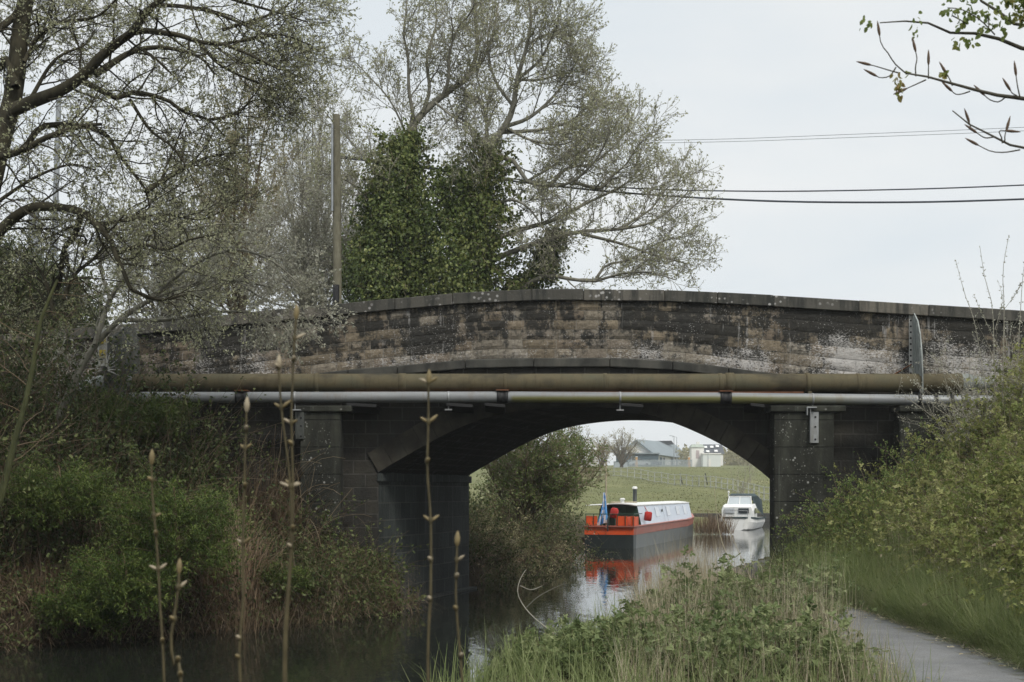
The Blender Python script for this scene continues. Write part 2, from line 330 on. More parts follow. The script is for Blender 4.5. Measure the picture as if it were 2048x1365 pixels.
M_stone = stone_mat(); M_coping = coping_mat()
M_string = simple('sooty_string_stone', (.045, .045, .04), .9, .5, 3, bmp=.5, dirt=(.10, .095, .08))
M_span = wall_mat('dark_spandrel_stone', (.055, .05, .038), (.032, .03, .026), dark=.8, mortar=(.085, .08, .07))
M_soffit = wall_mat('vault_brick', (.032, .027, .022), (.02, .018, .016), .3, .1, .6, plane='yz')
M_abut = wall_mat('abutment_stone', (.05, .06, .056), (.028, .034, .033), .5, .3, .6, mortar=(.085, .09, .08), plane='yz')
M_ring = simple('arch_stone', (.044, .04, .031), .9, .5, 4, bmp=.5, dirt=(.018, .019, .017))
M_mortar = simple('crumbling_mortar', (.155, .14, .115), .95, .5, 5, bmp=.4, dirt=(.05, .048, .043))
M_deck = simple('bridge_fill', (.09, .085, .075), .95)
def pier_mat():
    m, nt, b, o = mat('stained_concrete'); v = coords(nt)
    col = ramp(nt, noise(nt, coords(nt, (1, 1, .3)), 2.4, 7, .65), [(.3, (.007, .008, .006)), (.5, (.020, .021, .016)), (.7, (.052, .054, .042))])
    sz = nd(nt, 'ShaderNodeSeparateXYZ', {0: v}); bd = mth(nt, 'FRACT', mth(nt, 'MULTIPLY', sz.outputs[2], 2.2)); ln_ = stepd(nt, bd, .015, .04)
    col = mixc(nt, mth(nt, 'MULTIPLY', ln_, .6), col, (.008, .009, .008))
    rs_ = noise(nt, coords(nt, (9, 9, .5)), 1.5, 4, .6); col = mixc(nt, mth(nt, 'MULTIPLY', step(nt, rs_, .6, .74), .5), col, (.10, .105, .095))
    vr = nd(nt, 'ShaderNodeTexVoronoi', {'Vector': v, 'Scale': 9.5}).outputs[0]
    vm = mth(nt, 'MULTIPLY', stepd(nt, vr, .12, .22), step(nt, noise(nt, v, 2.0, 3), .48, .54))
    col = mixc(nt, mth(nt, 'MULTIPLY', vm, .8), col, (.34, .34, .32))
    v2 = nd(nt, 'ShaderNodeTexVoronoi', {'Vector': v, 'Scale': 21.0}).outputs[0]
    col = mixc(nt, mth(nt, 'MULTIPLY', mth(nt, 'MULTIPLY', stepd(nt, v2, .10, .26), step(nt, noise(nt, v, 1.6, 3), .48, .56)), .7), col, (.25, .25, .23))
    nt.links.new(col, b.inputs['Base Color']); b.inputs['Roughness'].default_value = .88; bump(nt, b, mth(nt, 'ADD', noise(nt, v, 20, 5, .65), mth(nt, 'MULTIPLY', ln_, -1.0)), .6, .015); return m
M_pier = pier_mat()
M_rust = pipe_mat('rusted_iron_main', (.042, .037, .024), (.098, .082, .046), (.08, .075, .046), .8, (1, 1.5, 1.5))
M_greypipe = pipe_mat('galvanised_pipe', (.16, .168, .172), (.205, .213, .218), (.25, .26, .265), .45, moss=(3.61, 3.56, -.04, 6.0))
M_black = simple('black_rubber', (.02, .02, .021), .6, .2)
M_zinc = simple('zinc_steel', (.30, .31, .315), .5, .15, 9, .35, dirt=(.16, .15, .13))
M_guard = simple('weathered_guard_steel', (.27, .29, .28), .7, .2, 5, .2, dirt=(.07, .075, .06))
M_guarddark = simple('dark_corrugated_steel', (.075, .08, .075), .75, .3, 5, .2, dirt=(.035, .038, .03))
M_guardw = simple('chipped_white_paint', (.45, .45, .43), .7, .15, 12, dirt=(.13, .12, .10))
M_rbeam = simple('rusty_steel_angle', (.14, .062, .032), .85, .3, 9)
M_yellow = simple('yellow_enamel', (.40, .32, .05), .5, .1)
M_water = water_mat(); M_ground = ground_mat(); M_asph = asphalt_mat()
M_barkdark = bark('dark_bark', (.030, .027, .019), (.075, .068, .045))
M_barkgrey = bark('grey_bark', (.12, .115, .09), (.26, .25, .205))
M_barkbrown = bark('brown_bark', (.07, .056, .036), (.15, .125, .085))
M_twigdark = simple('dark_twig', (.075, .07, .053), .95, .25, 3, spec=.1)
M_twiggrey = simple('grey_twig', (.27, .255, .21), .95, .25, 3, spec=.1)
M_twigbrown = simple('brown_twig', (.24, .20, .135), .95, .25, 3, spec=.1)
M_cane = leafmat('bramble_cane', [(0, (.05, .035, .022)), (.5, (.12, .085, .05)), (1, (.20, .16, .10))], 0)
M_budleaf = leafmat('grey_green_bud_leaf', [(0, (.22, .23, .12)), (.5, (.36, .365, .22)), (1, (.50, .50, .36))], .45)
M_paleleaf = leafmat('pale_catkin_leaf', [(0, (.23, .23, .16)), (.5, (.36, .355, .27)), (1, (.50, .50, .43))], .42)
M_brownbud = leafmat('olive_brown_bud', [(0, (.20, .18, .095)), (.5, (.30, .275, .155)), (1, (.40, .37, .21))], .4)
M_ivy = leafmat('ivy_leaf', [(0, (.028, .045, .012)), (.35, (.065, .095, .024)), (.7, (.14, .175, .05)), (1, (.29, .30, .11))], .22, .4)
M_bramble = leafmat('bramble_leaf', [(0, (.085, .115, .03)), (.35, (.175, .205, .06)), (.7, (.28, .29, .10)), (1, (.38, .37, .18))], .38)
M_nearbramble = leafmat('new_bramble_leaf', [(0, (.07, .105, .04)), (.4, (.14, .18, .07)), (.75, (.22, .26, .115)), (1, (.33, .35, .18))], .35)
M_freshleaf = leafmat('fresh_hawthorn_leaf', [(0, (.065, .115, .03)), (.5, (.14, .19, .06)), (1, (.24, .28, .10))], .4)
M_evergreen = leafmat('feathery_evergreen_leaf', [(0, (.022, .046, .010)), (.45, (.068, .105, .022)), (1, (.19, .235, .06))], .32)
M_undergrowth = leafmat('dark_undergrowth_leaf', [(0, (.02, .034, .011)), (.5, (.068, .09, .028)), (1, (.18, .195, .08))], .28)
M_dead = leafmat('dead_bracken', [(0, (.065, .042, .026)), (.5, (.195, .135, .082)), (1, (.40, .31, .22))], .25)
M_straw = leafmat('dry_straw', [(0, (.20, .165, .10)), (.5, (.36, .31, .21)), (1, (.52, .47, .35))], .3)
M_grass = leafmat('verge_grass', [(0, (.085, .125, .04)), (.5, (.205, .25, .095)), (1, (.37, .385, .20))], .45)
M_sap = simple('sapling_bark', (.072, .06, .031), .7, .3, 30)
M_bud = simple('swollen_bud', (.19, .15, .075), .6, .25, 60)
M_budtip = simple('pink_bud_tip', (.30, .255, .18), .6, .2, 60)
M_pole = bark('weathered_pole_wood', (.095, .088, .062), (.19, .18, .13), 5)
M_wire = simple('black_cable', (.05, .06, .075), .6)
M_lampgrey = simple('grey_lamp_column', (.28, .30, .32), .6)

def leaf_t(k='diamond'):
    if k == 'diamond': return A([[0,0,0],[.45,.28,.03],[1,0,-.05],[.45,-.28,.03]], float), A([[0,1,2,3]])
    if k == 'fold':
        return A([[0,0,0],[.3,.3,.10],[.75,.24,.08],[1,0,-.08],[.75,-.24,.08],[.3,-.3,.10]], float), A([[0,1,2,3],[0,3,4,5]])
    if k == 'tri':
        tv, tf = leaf_t('fold'); V = []; Q = []
        for i, (a, s) in enumerate(((0, 1.0), (75, .8), (-75, .8))):
            a = radians(a); R = A([[cos(a), -sin(a), 0], [sin(a), cos(a), 0], [0, 0, 1]])
            V.append((tv*s) @ R.T + A([.18 if i == 0 else .05, 0, 0])); Q.append(tf+6*i)
        return np.vstack(V), np.vstack(Q)
    if k == 'ivy':
        return A([[0,0,0],[.15,.42,.03],[.55,.34,.06],[1,0,-.08],[.55,-.34,.06],[.15,-.42,.03]], float), A([[0,1,2,3],[0,3,4,5]])
    if k == 'slim': return A([[0,0,0],[.4,.12,.02],[1,0,-.04],[.4,-.12,.02]], float), A([[0,1,2,3]])
T_DIA, T_FOLD, T_TRI, T_IVY, T_SLIM = (leaf_t(k) for k in ('diamond', 'fold', 'tri', 'ivy', 'slim'))

# ------------------------------------------------------------------ terrain and canal
YL = A([-60, 0, 14, 17.9, 20, 22, 23.4, 24.2, 24.5, 29.2, 34, 40, 50, 64, 78, 92, 100, 120.]); XL = A([-45, -20, -11, -6.6, -4.4, -2.7, -1.75, -1.8, -2.3, -.93, .3, 1.4, 2.35, 5.7, 9, 13, 16, 22.])
YR = A([-60, 0, 9, 14, 17, 22, 24.5, 29.2, 48, 70, 90, 200.]); XR = A([-22, -4, -1.5, .3, 1.2, 2.3, 2.8, 4.2, 10.5, 24, 60, 300.])
YP = A([-60, -5, 6, 14, 20, 24.5, 29.2, 48, 70, 90, 200.]); XP = A([-12, 2.6, 3.5, 3.9, 3.95, 3.85, 5.3, 12.0, 26, 62, 302.])
def hterrain(x, y):
    x, y = np.broadcast_arrays(np.asarray(x, float), np.asarray(y, float))
    xl = np.interp(y, YL, XL); xr = np.interp(y, YR, XR); xp = np.interp(y, YP, XP); fy = 91.5+.18*(x-12)
    d = np.minimum(np.minimum(x-xl, xr-x), (fy-y))
    left = x < (xl+xr)/2
    e = np.maximum(xl-x, 0)
    near = np.clip((40-y)/14, 0, 1)
    zl = .28+np.minimum(e*.42, 3.0)*near + np.minimum(e*.10, .5)*(1-near)
    e2 = np.maximum(x-(xp+1.0), 0)
    zr = .42+np.minimum(e2*.80, 3.4)*np.clip((36-y)/8, 0, 1)
    z = np.where(left, zl, zr)
    zf = np.interp(y, [91, 100, 130, 166, 220, 300, 340, 500, 3000], [.5, .6, 1.75, 3.35, 5.5, 7.3, 8.2, 9.5, 12])
    far = np.clip((y-fy)/3, 0, 1); far = np.where(y > 80, far, 0)
    z = z*(1-far)+np.maximum(zf, .5)*far
    t = np.clip((.12-d)/.30, 0, 1); t = t*t*(3-2*t)
    bumpy = (fbm(x, y, 1.7, 3)-.5)*.22*np.clip(-d, 0, 1.2)
    onpath = np.clip(1-np.abs(x-xp)/1.1, 0, 1) > 0
    bumpy = np.where(onpath & (y < 60), 0, bumpy)
    return -1.0*(1-t)+(z+bumpy)*t
def axis(segs):
    a = [segs[0][0]]
    for lo, hi, st in segs:
        n = max(1, int(round((hi-lo)/st))); a += list(np.linspace(lo, hi, n+1)[1:])
    return A(a)
gx = axis([(-3000, -300, 300), (-300, -60, 20), (-60, -16, 2), (-16, 16, .32), (16, 60, 2), (60, 300, 20), (300, 3000, 300)])
gy = axis([(-300, -20, 40), (-20, 2, 2), (2, 36, .34), (36, 110, 1.0), (110, 350, 6), (350, 4000, 300)])
GX, GY = np.meshgrid(gx, gy); GZ = hterrain(GX, GY)
mb = MB(); nx, ny = len(gx), len(gy); ii = (np.arange(ny-1)[:, None]*nx+np.arange(nx-1)[None]).ravel()
mb.add(np.stack([GX, GY, GZ], -1).reshape(-1, 3), np.stack([ii, ii+1, ii+nx+1, ii+nx], -1), 0, True)
ground = mb.build('ground', M_ground)
ga = ground.data.attributes.new('grass', 'FLOAT', 'POINT')
gv = np.clip((GY-60)/25, 0, 1)*.97+.28*(fbm(GX, GY, 2.5, 9) > .5)*(GY <= 60)
ga.data.foreach_set('value', gv.ravel().astype(np.float32))
tag(ground, 'earth canal banks and grassy hillside beyond the water', 'ground', kind='structure')

mb = MB(); wy = np.linspace(-60, 104, 30); V = []
for y in wy:
    V += [[np.interp(y, YL, XL)-1.0, y, 0], [min(np.interp(y, YR, XR)+1.0, 260), y, 0]]
mb.add(V, [[2*i, 2*i+1, 2*i+3, 2*i+2] for i in range(len(wy)-1)], 0)
tag(mb.build('water', M_water), 'still dark canal water reflecting boats and bridge', 'water', kind='structure')

mb = MB(); py_ = np.linspace(-5, 46, 80); V = []
for y in py_:
    c = np.interp(y, YP, XP)
    for k, w in enumerate((-.76, -.4, 0, .4, .76)):
        wob = .05*(vnoise(y, k*7.3, .8, 5)-.5) if abs(w) > .5 else 0
        V.append([c+w+wob, y, max(.425, float(hterrain(c+w, y))+.012)+.02*(1-(w/.76)**2)])
mb.add(V, [[5*i+j, 5*i+j+1, 5*i+j+6, 5*i+j+5] for i in range(len(py_)-1) for j in range(4)], 0, True, [(1., .25, .25, 1.)[j] for i in range(len(py_)-1) for j in range(4)])
tag(mb.build('towpath', M_asph), 'grey asphalt towpath running under the bridge beside bramble bank', 'path', kind='structure')

# ------------------------------------------------------------------ stone bridge
Y0, Y1 = 24.5, 29.2
SK = A([1.417, 4.7, 0])                      # skew: front arch edge to rear arch edge
bridge = thing('stone_bridge', 'sooty sandstone arch bridge with cambered parapet over the canal', 'bridge', (0, Y0, 0))
def lb(m, name, mats, bevel=0):              # build a bridge part in the bridge's own space
    return m.build(name, mats, bridge, bevel, loc=None) if False else _lb(m, name, mats, bevel)
def _lb(m, name, mats, bevel):
    o = m.build(name, mats, bridge, bevel); o.matrix_parent_inverse = Matrix.Translation((0, -Y0, 0)); return o
def line(pts, Y=Y0):
    p = A(pts, float); xs = PX(p[:, 0], Y); zs = PZ(p[:, 1], Y)
    xx = np.arange(-16, 16.01, .05); zz = np.interp(xx, xs, zs)
    k = np.ones(13)/13; zz = np.convolve(np.pad(zz, 6, mode='edge'), k, 'valid')
    return lambda q: np.interp(q, xx, zz)
COPT = line([(-900, 760), (-200, 690), (100, 662), (270, 648), (440, 634), (560, 619), (700, 607.5), (837, 593.5), (987, 581.5), (1100, 580), (1212, 580), (1315, 580.5), (1400, 584), (1567, 592.5), (1700, 601), (1826, 609), (2048, 622.5), (2900, 690)])
COPB = lambda q: COPT(q)-.19
STRT = line([(-900, 850), (300, 790), (560, 757), (700, 740), (837, 729), (919, 721), (994, 717), (1110, 717.5), (1212, 716.5), (1298, 718.5), (1348, 724), (1400, 728), (1467, 738), (1560, 750), (1700, 768), (2048, 800), (2900, 880)])
STRB = lambda q: STRT(q)-.155
ARCH = A([(757, 945), (768, 938.5), (778, 932), (837, 898), (905, 861), (950, 842), (997, 829), (1042, 821), (1110, 814.3), (1165, 813), (1233, 817.5), (1281, 824), (1335, 841), (1410, 871), (1479, 910), (1540, 956), (1600, 1015), (1640, 1070), (1668, 1130)], float)
ax_, az_ = PX(ARCH[:, 0], Y0), PZ(ARCH[:, 1], Y0)
AX = np.linspace(ax_[0], ax_[-1], 90); AZ = np.interp(AX, ax_, az_)
AZs = np.convolve(np.pad(AZ, 4, mode='edge'), np.ones(9)/9, 'valid'); AZs[:4] = AZ[:4]; AZs[-4:] = AZ[-4:]; AZ = AZs
PTH = .45                                    # parapet thickness
# main body: front face, soffit, abutment walls, rear face
mb = MB(); HW = 14.5
xs = np.unique(np.concatenate([np.linspace(-HW, AX[0], 30), AX, np.linspace(AX[-1], HW, 30)]))
def lowz(x): return np.where((x >= AX[0]-1e-6) & (x <= AX[-1]+1e-6), np.interp(x, AX, AZ), -1.2)
top = STRB(xs)+.05
Fr = np.stack([xs, np.full_like(xs, Y0), top], -1)
def wallface(mb, xs, off, flip, mi):
    for a, b in zip(xs[:-1], xs[1:]):
        m = (a+b)/2; inside = AX[0]-1e-6 < m < AX[-1]+1e-6
        la, lb_ = (np.interp(a, AX, AZ), np.interp(b, AX, AZ)) if inside else (-1.2, -1.2)
        q = A([[a, Y0, la], [b, Y0, lb_], [b, Y0, STRB(b)+.05], [a, Y0, STRB(a)+.05]])+off
        mb.add(q[::-1] if flip else q, [[0, 1, 2, 3]], mi)
wallface(mb, xs, A([0, 0, 0]), False, 0); wallface(mb, xs, SK, True, 0)
tq = np.stack([xs, np.full_like(xs, Y0), STRB(xs)+.05], -1); n = len(xs)
mb.add(np.vstack([tq, tq+SK]), [[i, i+1, n+i+1, n+i] for i in range(n-1)], 1)
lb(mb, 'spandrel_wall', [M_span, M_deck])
mb = MB(); q = np.stack([AX, np.full_like(AX, Y0), AZ], -1); n = len(AX)
NS = 10; V = np.vstack([q+SK*(k/NS) for k in range(NS+1)])
mb.add(V, [[k*n+i, (k+1)*n+i, (k+1)*n+i+1, k*n+i+1] for k in range(NS) for i in range(n-1)], 0, True)
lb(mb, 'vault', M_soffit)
for xa, za, fl in ((AX[0], AZ[0], 0), (AX[-1], AZ[-1], 1)):
    mb = MB(); g = []
    for k in range(13):
        for j in range(9):
            g.append(A([xa, Y0, -1.2+(za+1.2)*j/8])+SK*(k/12))
    mb.add(g, [[k*9+j, (k+1)*9+j, (k+1)*9+j+1, k*9+j+1] for k in range(12) for j in range(8)], 0)
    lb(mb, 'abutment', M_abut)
# springing course and waterline ledge on the left abutment
mb = MB()
for z0, z1, w in ((-.5, .045, .16), (AZ[0]-.16, AZ[0]-.02, .05)):
    b0 = A([AX[0]-.02, Y0-.03, 0]); b1 = b0+SK*1.006
    pts = [b0, b0+[w+.02, 0, 0], b1+[w+.02, 0, 0], b1]
    mb.hexa([*(p+[0, 0, z0] for p in pts), *(p+[0, 0, z1] for p in pts)])
lb(mb, 'ledge', M_abut, .012)
# arch ring of voussoirs
mb = MB(); mb2 = MB(); dl = np.concatenate([[0], np.cumsum(np.hypot(np.diff(AX), np.diff(AZ)))]); NV = 31; RT = .37
tt = np.linspace(0, dl[-1], NV+1)
tx = np.gradient(AX); tz = np.gradient(AZ); ln = np.hypot(tx, tz); nxv, nzv = -tz/ln, tx/ln
for i in range(NV):
    g = .006; r = rng.uniform(.0, .018)
    pts = []
    for t in (tt[i]+g, (tt[i]+tt[i+1])/2, tt[i+1]-g):
        x = np.interp(t, dl, AX); z = np.interp(t, dl, AZ); a = np.interp(t, dl, nxv); c = np.interp(t, dl, nzv)
        pts.append((A([x, 0, z]), A([a, 0, c])))
    lo = [p for p, _ in pts]; hi = [p+nn*(RT+r) for p, nn in pts]
    poly = [*lo, *hi[::-1]]
    mb.prism([p+[0, Y0-.035-r*.6, 0] for p in poly][::-1], (0, .05, 0), 0, rng.uniform())
    mb2.prism([p+SK+[0, Y0+.035, 0] for p in poly], (0, -.05, 0), 0, rng.uniform())
lb(mb, 'arch_ring', M_ring, .008); lb(mb2, 'arch_ring', M_ring, .008)

def stone_wall(mb, xr, z_lo, z_hi, courses, yf, sgn=-1, off=A([0, 0, 0]), nx=7, nz=4):
    """rock-faced blocks laid in courses that follow the camber"""
    for c in range(courses):
        x = xr[0]+rng.uniform(-.4, 0)
        while x < xr[1]:
            w = rng.uniform(.28, .62); a, b = x+.009, x+w-.009; x += w
            f0, f1 = c/courses, (c+1)/courses
            u = np.linspace(0, 1, nx); v = np.linspace(0, 1, nz); U, W = np.meshgrid(u, v)
            X = a+(b-a)*U; zl, zh = z_lo(X), z_hi(X)
            Z = zl+(zh-zl)*(f0+(f1-f0)*(.045+.91*W))
            e = np.minimum(np.minimum(U, 1-U)*(b-a), np.minimum(W, 1-W)*(zh-zl)*(f1-f0)); e = np.clip(e/.03, 0, 1)
            bul = e*(rng.uniform(.005, .020)+rng.normal(0, .0035, X.shape))
            Yv = yf+sgn*(bul-.008)
            V = np.stack([X, Yv, Z], -1).reshape(-1, 3)+off
            idx = (np.arange(nz-1)[:, None]*nx+np.arange(nx-1)[None]).ravel()
            Fc = np.stack([idx, idx+1, idx+nx+1, idx+nx], -1)
            mb.add(V, Fc if sgn < 0 else Fc[:, ::-1], 0, False, rng.uniform())
mb = MB(); stone_wall(mb, (-12, 12), STRT, COPB, 6, Y0)
lb(mb, 'parapet', [M_stone])
# parapet core behind the blocks (mortar colour) and rear parapet
mb = MB(); xq = np.linspace(-HW, HW, 120)
for off, y0, y1 in ((A([0, 0, 0]), Y0+.0145, Y0+PTH), (SK, Y0-PTH, Y0)):
    for a, b in zip(xq[:-1], xq[1:]):
        V = [[a, y0, STRB(a)], [b, y0, STRB(b)], [b, y1, STRB(b)], [a, y1, STRB(a)], [a, y0, COPB(a)+.02], [b, y0, COPB(b)+.02], [b, y1, COPB(b)+.02], [a, y1, COPB(a)+.02]]
        mb.hexa(A(V)+off, 0, .35)
    lb(mb, 'parapet_core', M_stone); mb = MB()
def stones_along(mb, ztop, zbot, y0, y1, off=A([0, 0, 0]), lo=.7, hi=1.5, jit=.003):
    x = -13.0
    while x < 13:
        w = rng.uniform(lo, hi); a, b = x+.004, x+w-.004; x += w; j = rng.normal(0, jit); k = rng.normal(0, jit); m = (a+b)/2
        V = [[a, y0+k, zbot(a)+j], [b, y0+k, zbot(b)+j], [b, y1, zbot(b)+j], [a, y1, zbot(a)+j], [a, y0+k, ztop(a)+j], [b, y0+k, ztop(b)+j], [b, y1, ztop(b)+j], [a, y1, ztop(a)+j]]
        mb.hexa(A(V)+off, 0, rng.uniform())
mb = MB(); stones_along(mb, COPT, COPB, Y0-.075, Y0+PTH+.05); lb(mb, 'coping', M_coping, .010); mb = MB(); stones_along(mb, COPT, COPB, Y0-PTH-.05, Y0+.07, SK)
lb(mb, 'coping', M_coping, .010)
mb = MB(); stones_along(mb, STRT, STRB, Y0-.085, Y0+.12, lo=.8, hi=1.4)
lb(mb, 'string_course', M_string, .018)

# ------------------------------------------------------------------ piers, pipes and their fittings
YPR = 24.42
def pier(px0, px1, label, cap=(8, 22)):
    yf = 23.72; xa, xb = PX(px0, yf), PX(px1, yf); zt = PZ(812, yf)
    t = thing('concrete_pier', label, 'pier', ((xa+xb)/2, yf, 0), 0, 'concrete piers carrying the pipes')
    w = (xb-xa)/2
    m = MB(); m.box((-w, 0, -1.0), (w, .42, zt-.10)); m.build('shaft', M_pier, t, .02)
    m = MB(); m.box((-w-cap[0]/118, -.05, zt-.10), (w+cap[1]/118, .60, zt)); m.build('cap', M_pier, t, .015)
    return t
pier(1548, 1668, 'dark concrete pier speckled white with a steel hanger plate beside the towpath')
pier(600, 681, 'dark concrete pier left of the arch with a small steel plate')
pier(292, 372, 'dark concrete pier almost hidden by the left bank shrubs', (2, 10))
pier(1800, 1892, 'dark concrete pier sunk in the bramble bank on the towpath side', (2, 10))

def tag_mesh(m, name, mats, label, cat, group=None, bevel=0): return tag(m.build(name, mats, None, bevel), label, cat, group)
yb = 24.10; rb = .158; zb = PZ(766.5, yb)
t = thing('water_main', 'thick rust brown iron main running along the bridge face', 'pipe', (0, yb, zb))
def sub(m, name, mats, t, bevel=0):
    o = m.build(name, mats, t, bevel); o.matrix_parent_inverse = Matrix.Translation(-t.location); return o
m = MB(); xl, xr_ = PX(268, yb), PX(1922, yb)
m.tube([[x, yb, zb] for x in np.linspace(xl, xr_, 24)], rb, 24, 0); sub(m, 'barrel', M_rust, t)
m = MB(); m.tube([[xl+.01, yb, zb], [PX(215, yb), yb, zb-.0], [PX(180, yb), yb+.02, zb-.05], [PX(140, yb), yb+.05, zb-.22], [PX(90, yb), yb+.1, zb-.6]], rb*.96, 20, 0); sub(m, 'end_bend', M_guard, t)
m = MB(); m.tube([[xr_-.01, yb, zb], [PX(1938, yb), yb, zb], [PX(1950, yb), yb, zb], [PX(1985, yb), yb, zb-.03]], [rb*1.0, rb*1.0, rb*.72, rb*.68], 20, 0); sub(m, 'end_bend', M_guard, t)
for px, w, k in ((634, 9, 1.09), (805, 15, 1.045), (1210, 8, 1.05), (1010, 7, 1.04), (1715, 8, 1.05), (1440, 9, 1.06), (1459, 18, 1.11), (1614, 9, 1.10), (1914, 10, 1.05)):
    m = MB(); x = PX(px, yb); h = w/2/118; m.lathe((x-h, yb, zb), (1, 0, 0), [(0, rb*1.0), (.006, rb*k), (2*h-.006, rb*k), (2*h, rb*1.0)], 24); sub(m, 'joint_collar', M_rust, t)
for px in (634, 1614):
    m = MB(); x = PX(px+2, yb); m.box((x-.03, yb-.17, zb-rb-.06), (x+.03, yb+.3, zb-rb+.01)); sub(m, 'saddle', M_rust, t)

ys = 24.02
m = MB(); xa, xb_ = PX(690, ys), PX(1605, ys); z = PZ(784.5, ys)
m.box((xa, ys-.10, z-.022), (xb_, ys+.12, z)); m.box((xa, ys+.10, z-.1), (xb_, ys+.12, z-.022))
tag_mesh(m, 'steel_angle', M_rbeam, 'long rust red steel angle between the two pipes', 'steel beam')

yg = 23.85; rg = .092
t = thing('service_pipe', 'slim pale grey pipe with black couplings below the rusty main', 'pipe', (0, yg, PZ(797, yg)))
def gz(px): return PZ(np.interp(px, [260, 480, 1018, 1450, 1900], [795, 795.3, 794.5, 796.5, 801.5]), yg)
m = MB(); pxs = list(range(300, 1831, 30)); pts = [[PX(150, yg), yg, gz(300)-.42], [PX(195, yg), yg, gz(300)-.22], [PX(228, yg), yg, gz(300)-.085], [PX(256, yg), yg, gz(300)-.015], [PX(275, yg), yg, gz(300)]]+[[PX(p, yg), yg, gz(p)] for p in pxs]
m.tube(pts, rg, 20); sub(m, 'barrel', M_greypipe, t)
m = MB(); m.tube([[PX(p, yg), yg, gz(p)] for p in (1829, 1890, 1990)], rg*.93, 20); sub(m, 'end_section', M_zinc, t)
for px in (483, 1005, 1451):
    x = PX(px, yg); h = 11/118
    m = MB(); m.lathe((x-h, yg, gz(px)), (1, 0, 0), [(0, rg*1.02), (0, rg*1.14), (.045, rg*1.14), (.05, rg*1.05), (2*h-.05, rg*1.05), (2*h-.045, rg*1.14), (2*h, rg*1.14), (2*h, rg*1.02)], 20)
    c = sub(m, 'coupling', M_black, t)
    for s in (-1, 1):
        for dz in (-.03, .03):
            m = MB(); m.box((x+s*.072-.014, yg-rg*1.14-.018, gz(px)+dz-.012), (x+s*.072+.014, yg-rg*1.14+.01, gz(px)+dz+.012))
            o = m.build('bolt', M_zinc, c); o.matrix_parent_inverse = Matrix.Translation(-t.location)
    m = MB(); m.box((x-.11, yg-.09, gz(px)+rg+.012), (x+.11, yg+.2, gz(px)+rg+.03)); sub(m, 'bracket', M_rbeam, t)
for px in (1838, 1870, 1902, 1925):
    x = PX(px, yg); m = MB(); m.lathe((x-.03, yg, gz(px)), (1, 0, 0), [(0, rg*1.0), (.004, rg*1.16), (.056, rg*1.16), (.06, rg*1.0)], 20); sub(m, 'coupling', M_zinc if px > 1910 else M_black, t)
for px in (590, 897, 1240, 1625):
    x = PX(px, yg); m = MB(); m.lathe((x-.018, yg, gz(px)), (1, 0, 0), [(0, rg*1.0), (.003, rg*1.07), (.033, rg*1.07), (.036, rg*1.0)], 20)
    m.tube([[x, yg, gz(px)-rg-.11], [x, yg, gz(px)-rg+.01]], .012, 8)
    if px not in (590, 1625): m.box((x-.06, yg-.05, gz(px)-rg-.13), (x+.06, yg+.05, gz(px)-rg-.11))
    sub(m, 'clamp', M_zinc, t)
for px, w in ((725, 30), (920, 26), (990, 20), (1262, 22), (1511, 14)):      # stub brackets poking out of the spandrel under the pipe
    m = MB(); x = PX(px, 24.0); z = PZ(811, 24.0); h = w/118
    m.hexa([[x-h, 23.8, z-.02], [x+h, 23.8, z-.05], [x+h, 24.5, z-.12], [x-h, 24.5, z-.09], [x-h, 23.8, z+.03], [x+h, 23.8, z+.0], [x+h, 24.5, z+.02], [x-h, 24.5, z+.03]])
    tag_mesh(m, 'bracket', M_black, {725: 'dark wide support stub under the pipe beside the left pier top', 920: 'dark stub bracket under the pipe left of the black coupling mid bridge', 990: 'dark stub bracket under the middle black coupling', 1262: 'dark stub bracket under the pipe above the arch crown', 1511: 'small dark stub bracket just left of the right pier top'}[px], 'bracket', 'stub brackets under the grey pipe', .006)
for px, y0_, y1_, lab, w in ((1628, 815, 886, 'bright galvanised hanger plate bolted to the speckled pier', 9), (600, 820, 878, 'dull steel hanger plate on the pier left of the arch', 8)):
    yf = 23.70; t = thing('hanger_plate', lab, 'bracket', P(px, (y0_+y1_)/2, yf), 0, 'hanger plates under the grey pipe')
    h = (y1_-y0_)/2/119; wv = w/119
    m = MB(); m.box((-wv, -.012, -h), (wv, .018, h)); m.box((-wv, -.07, -h), (-wv+.012, -.012, h)); m.build('plate', M_zinc if px > 1000 else M_guarddark, t, .003)
    m = MB(); m.box((-wv-.06, -.10, h-.02), (wv*.4, .01, h+.0)); m.box((-wv-.06, -.10, h-.14), (-wv-.045, -.0, h-.02)); m.build('arm', M_zinc, t, .003)
    for dz in (.45, -.1, -.8):
        m = MB(); m.lathe((0.02, -.012, h*dz), (0, -1, 0), [(0, .016), (.012, .016), (.014, .008)], 8); m.build('bolt', M_black, t)

# climbing guards: a plate standing out square from the wall round the pipes
xg = PX(1838, 24.1)
t = thing('climbing_guard', 'weathered pale grey guard plate with drilled rim at the right end of the pipes', 'guard', (xg, Y0, PZ(790, 24.1)))
zt, zb2 = PZ(628, 24.2)-t.location[2], PZ(788, 24.0)-t.location[2]
out_ = [(-.0, zb2), (-.0, zt), (-.08, zt+.04), (-.30, zt-.12), (-.44, zt-.35), (-.53, .75), (-.59, .35), (-.60, .06), (-.57, zb2)]
m = MB(); m.prism([[0, y, z] for y, z in out_], (.02, 0, 0)); m.build('plate', M_guard, t)
m = MB()
for yv in np.linspace(-.50, -.1, 5):
    zz = np.interp(-yv, [0, .08, .30, .44, .53, .6], [zt, zt, zt-.18, zt-.42, .7, .2]); m.box((-.018, yv-.012, zb2+.03), (0, yv+.012, zz))
m.build('rib', M_guard, t)
m = MB(); m.box((-.06, -.012, zb2), (0.0, 0.0, zt+.02)); rim = m.build('flange', M_guardw, t)
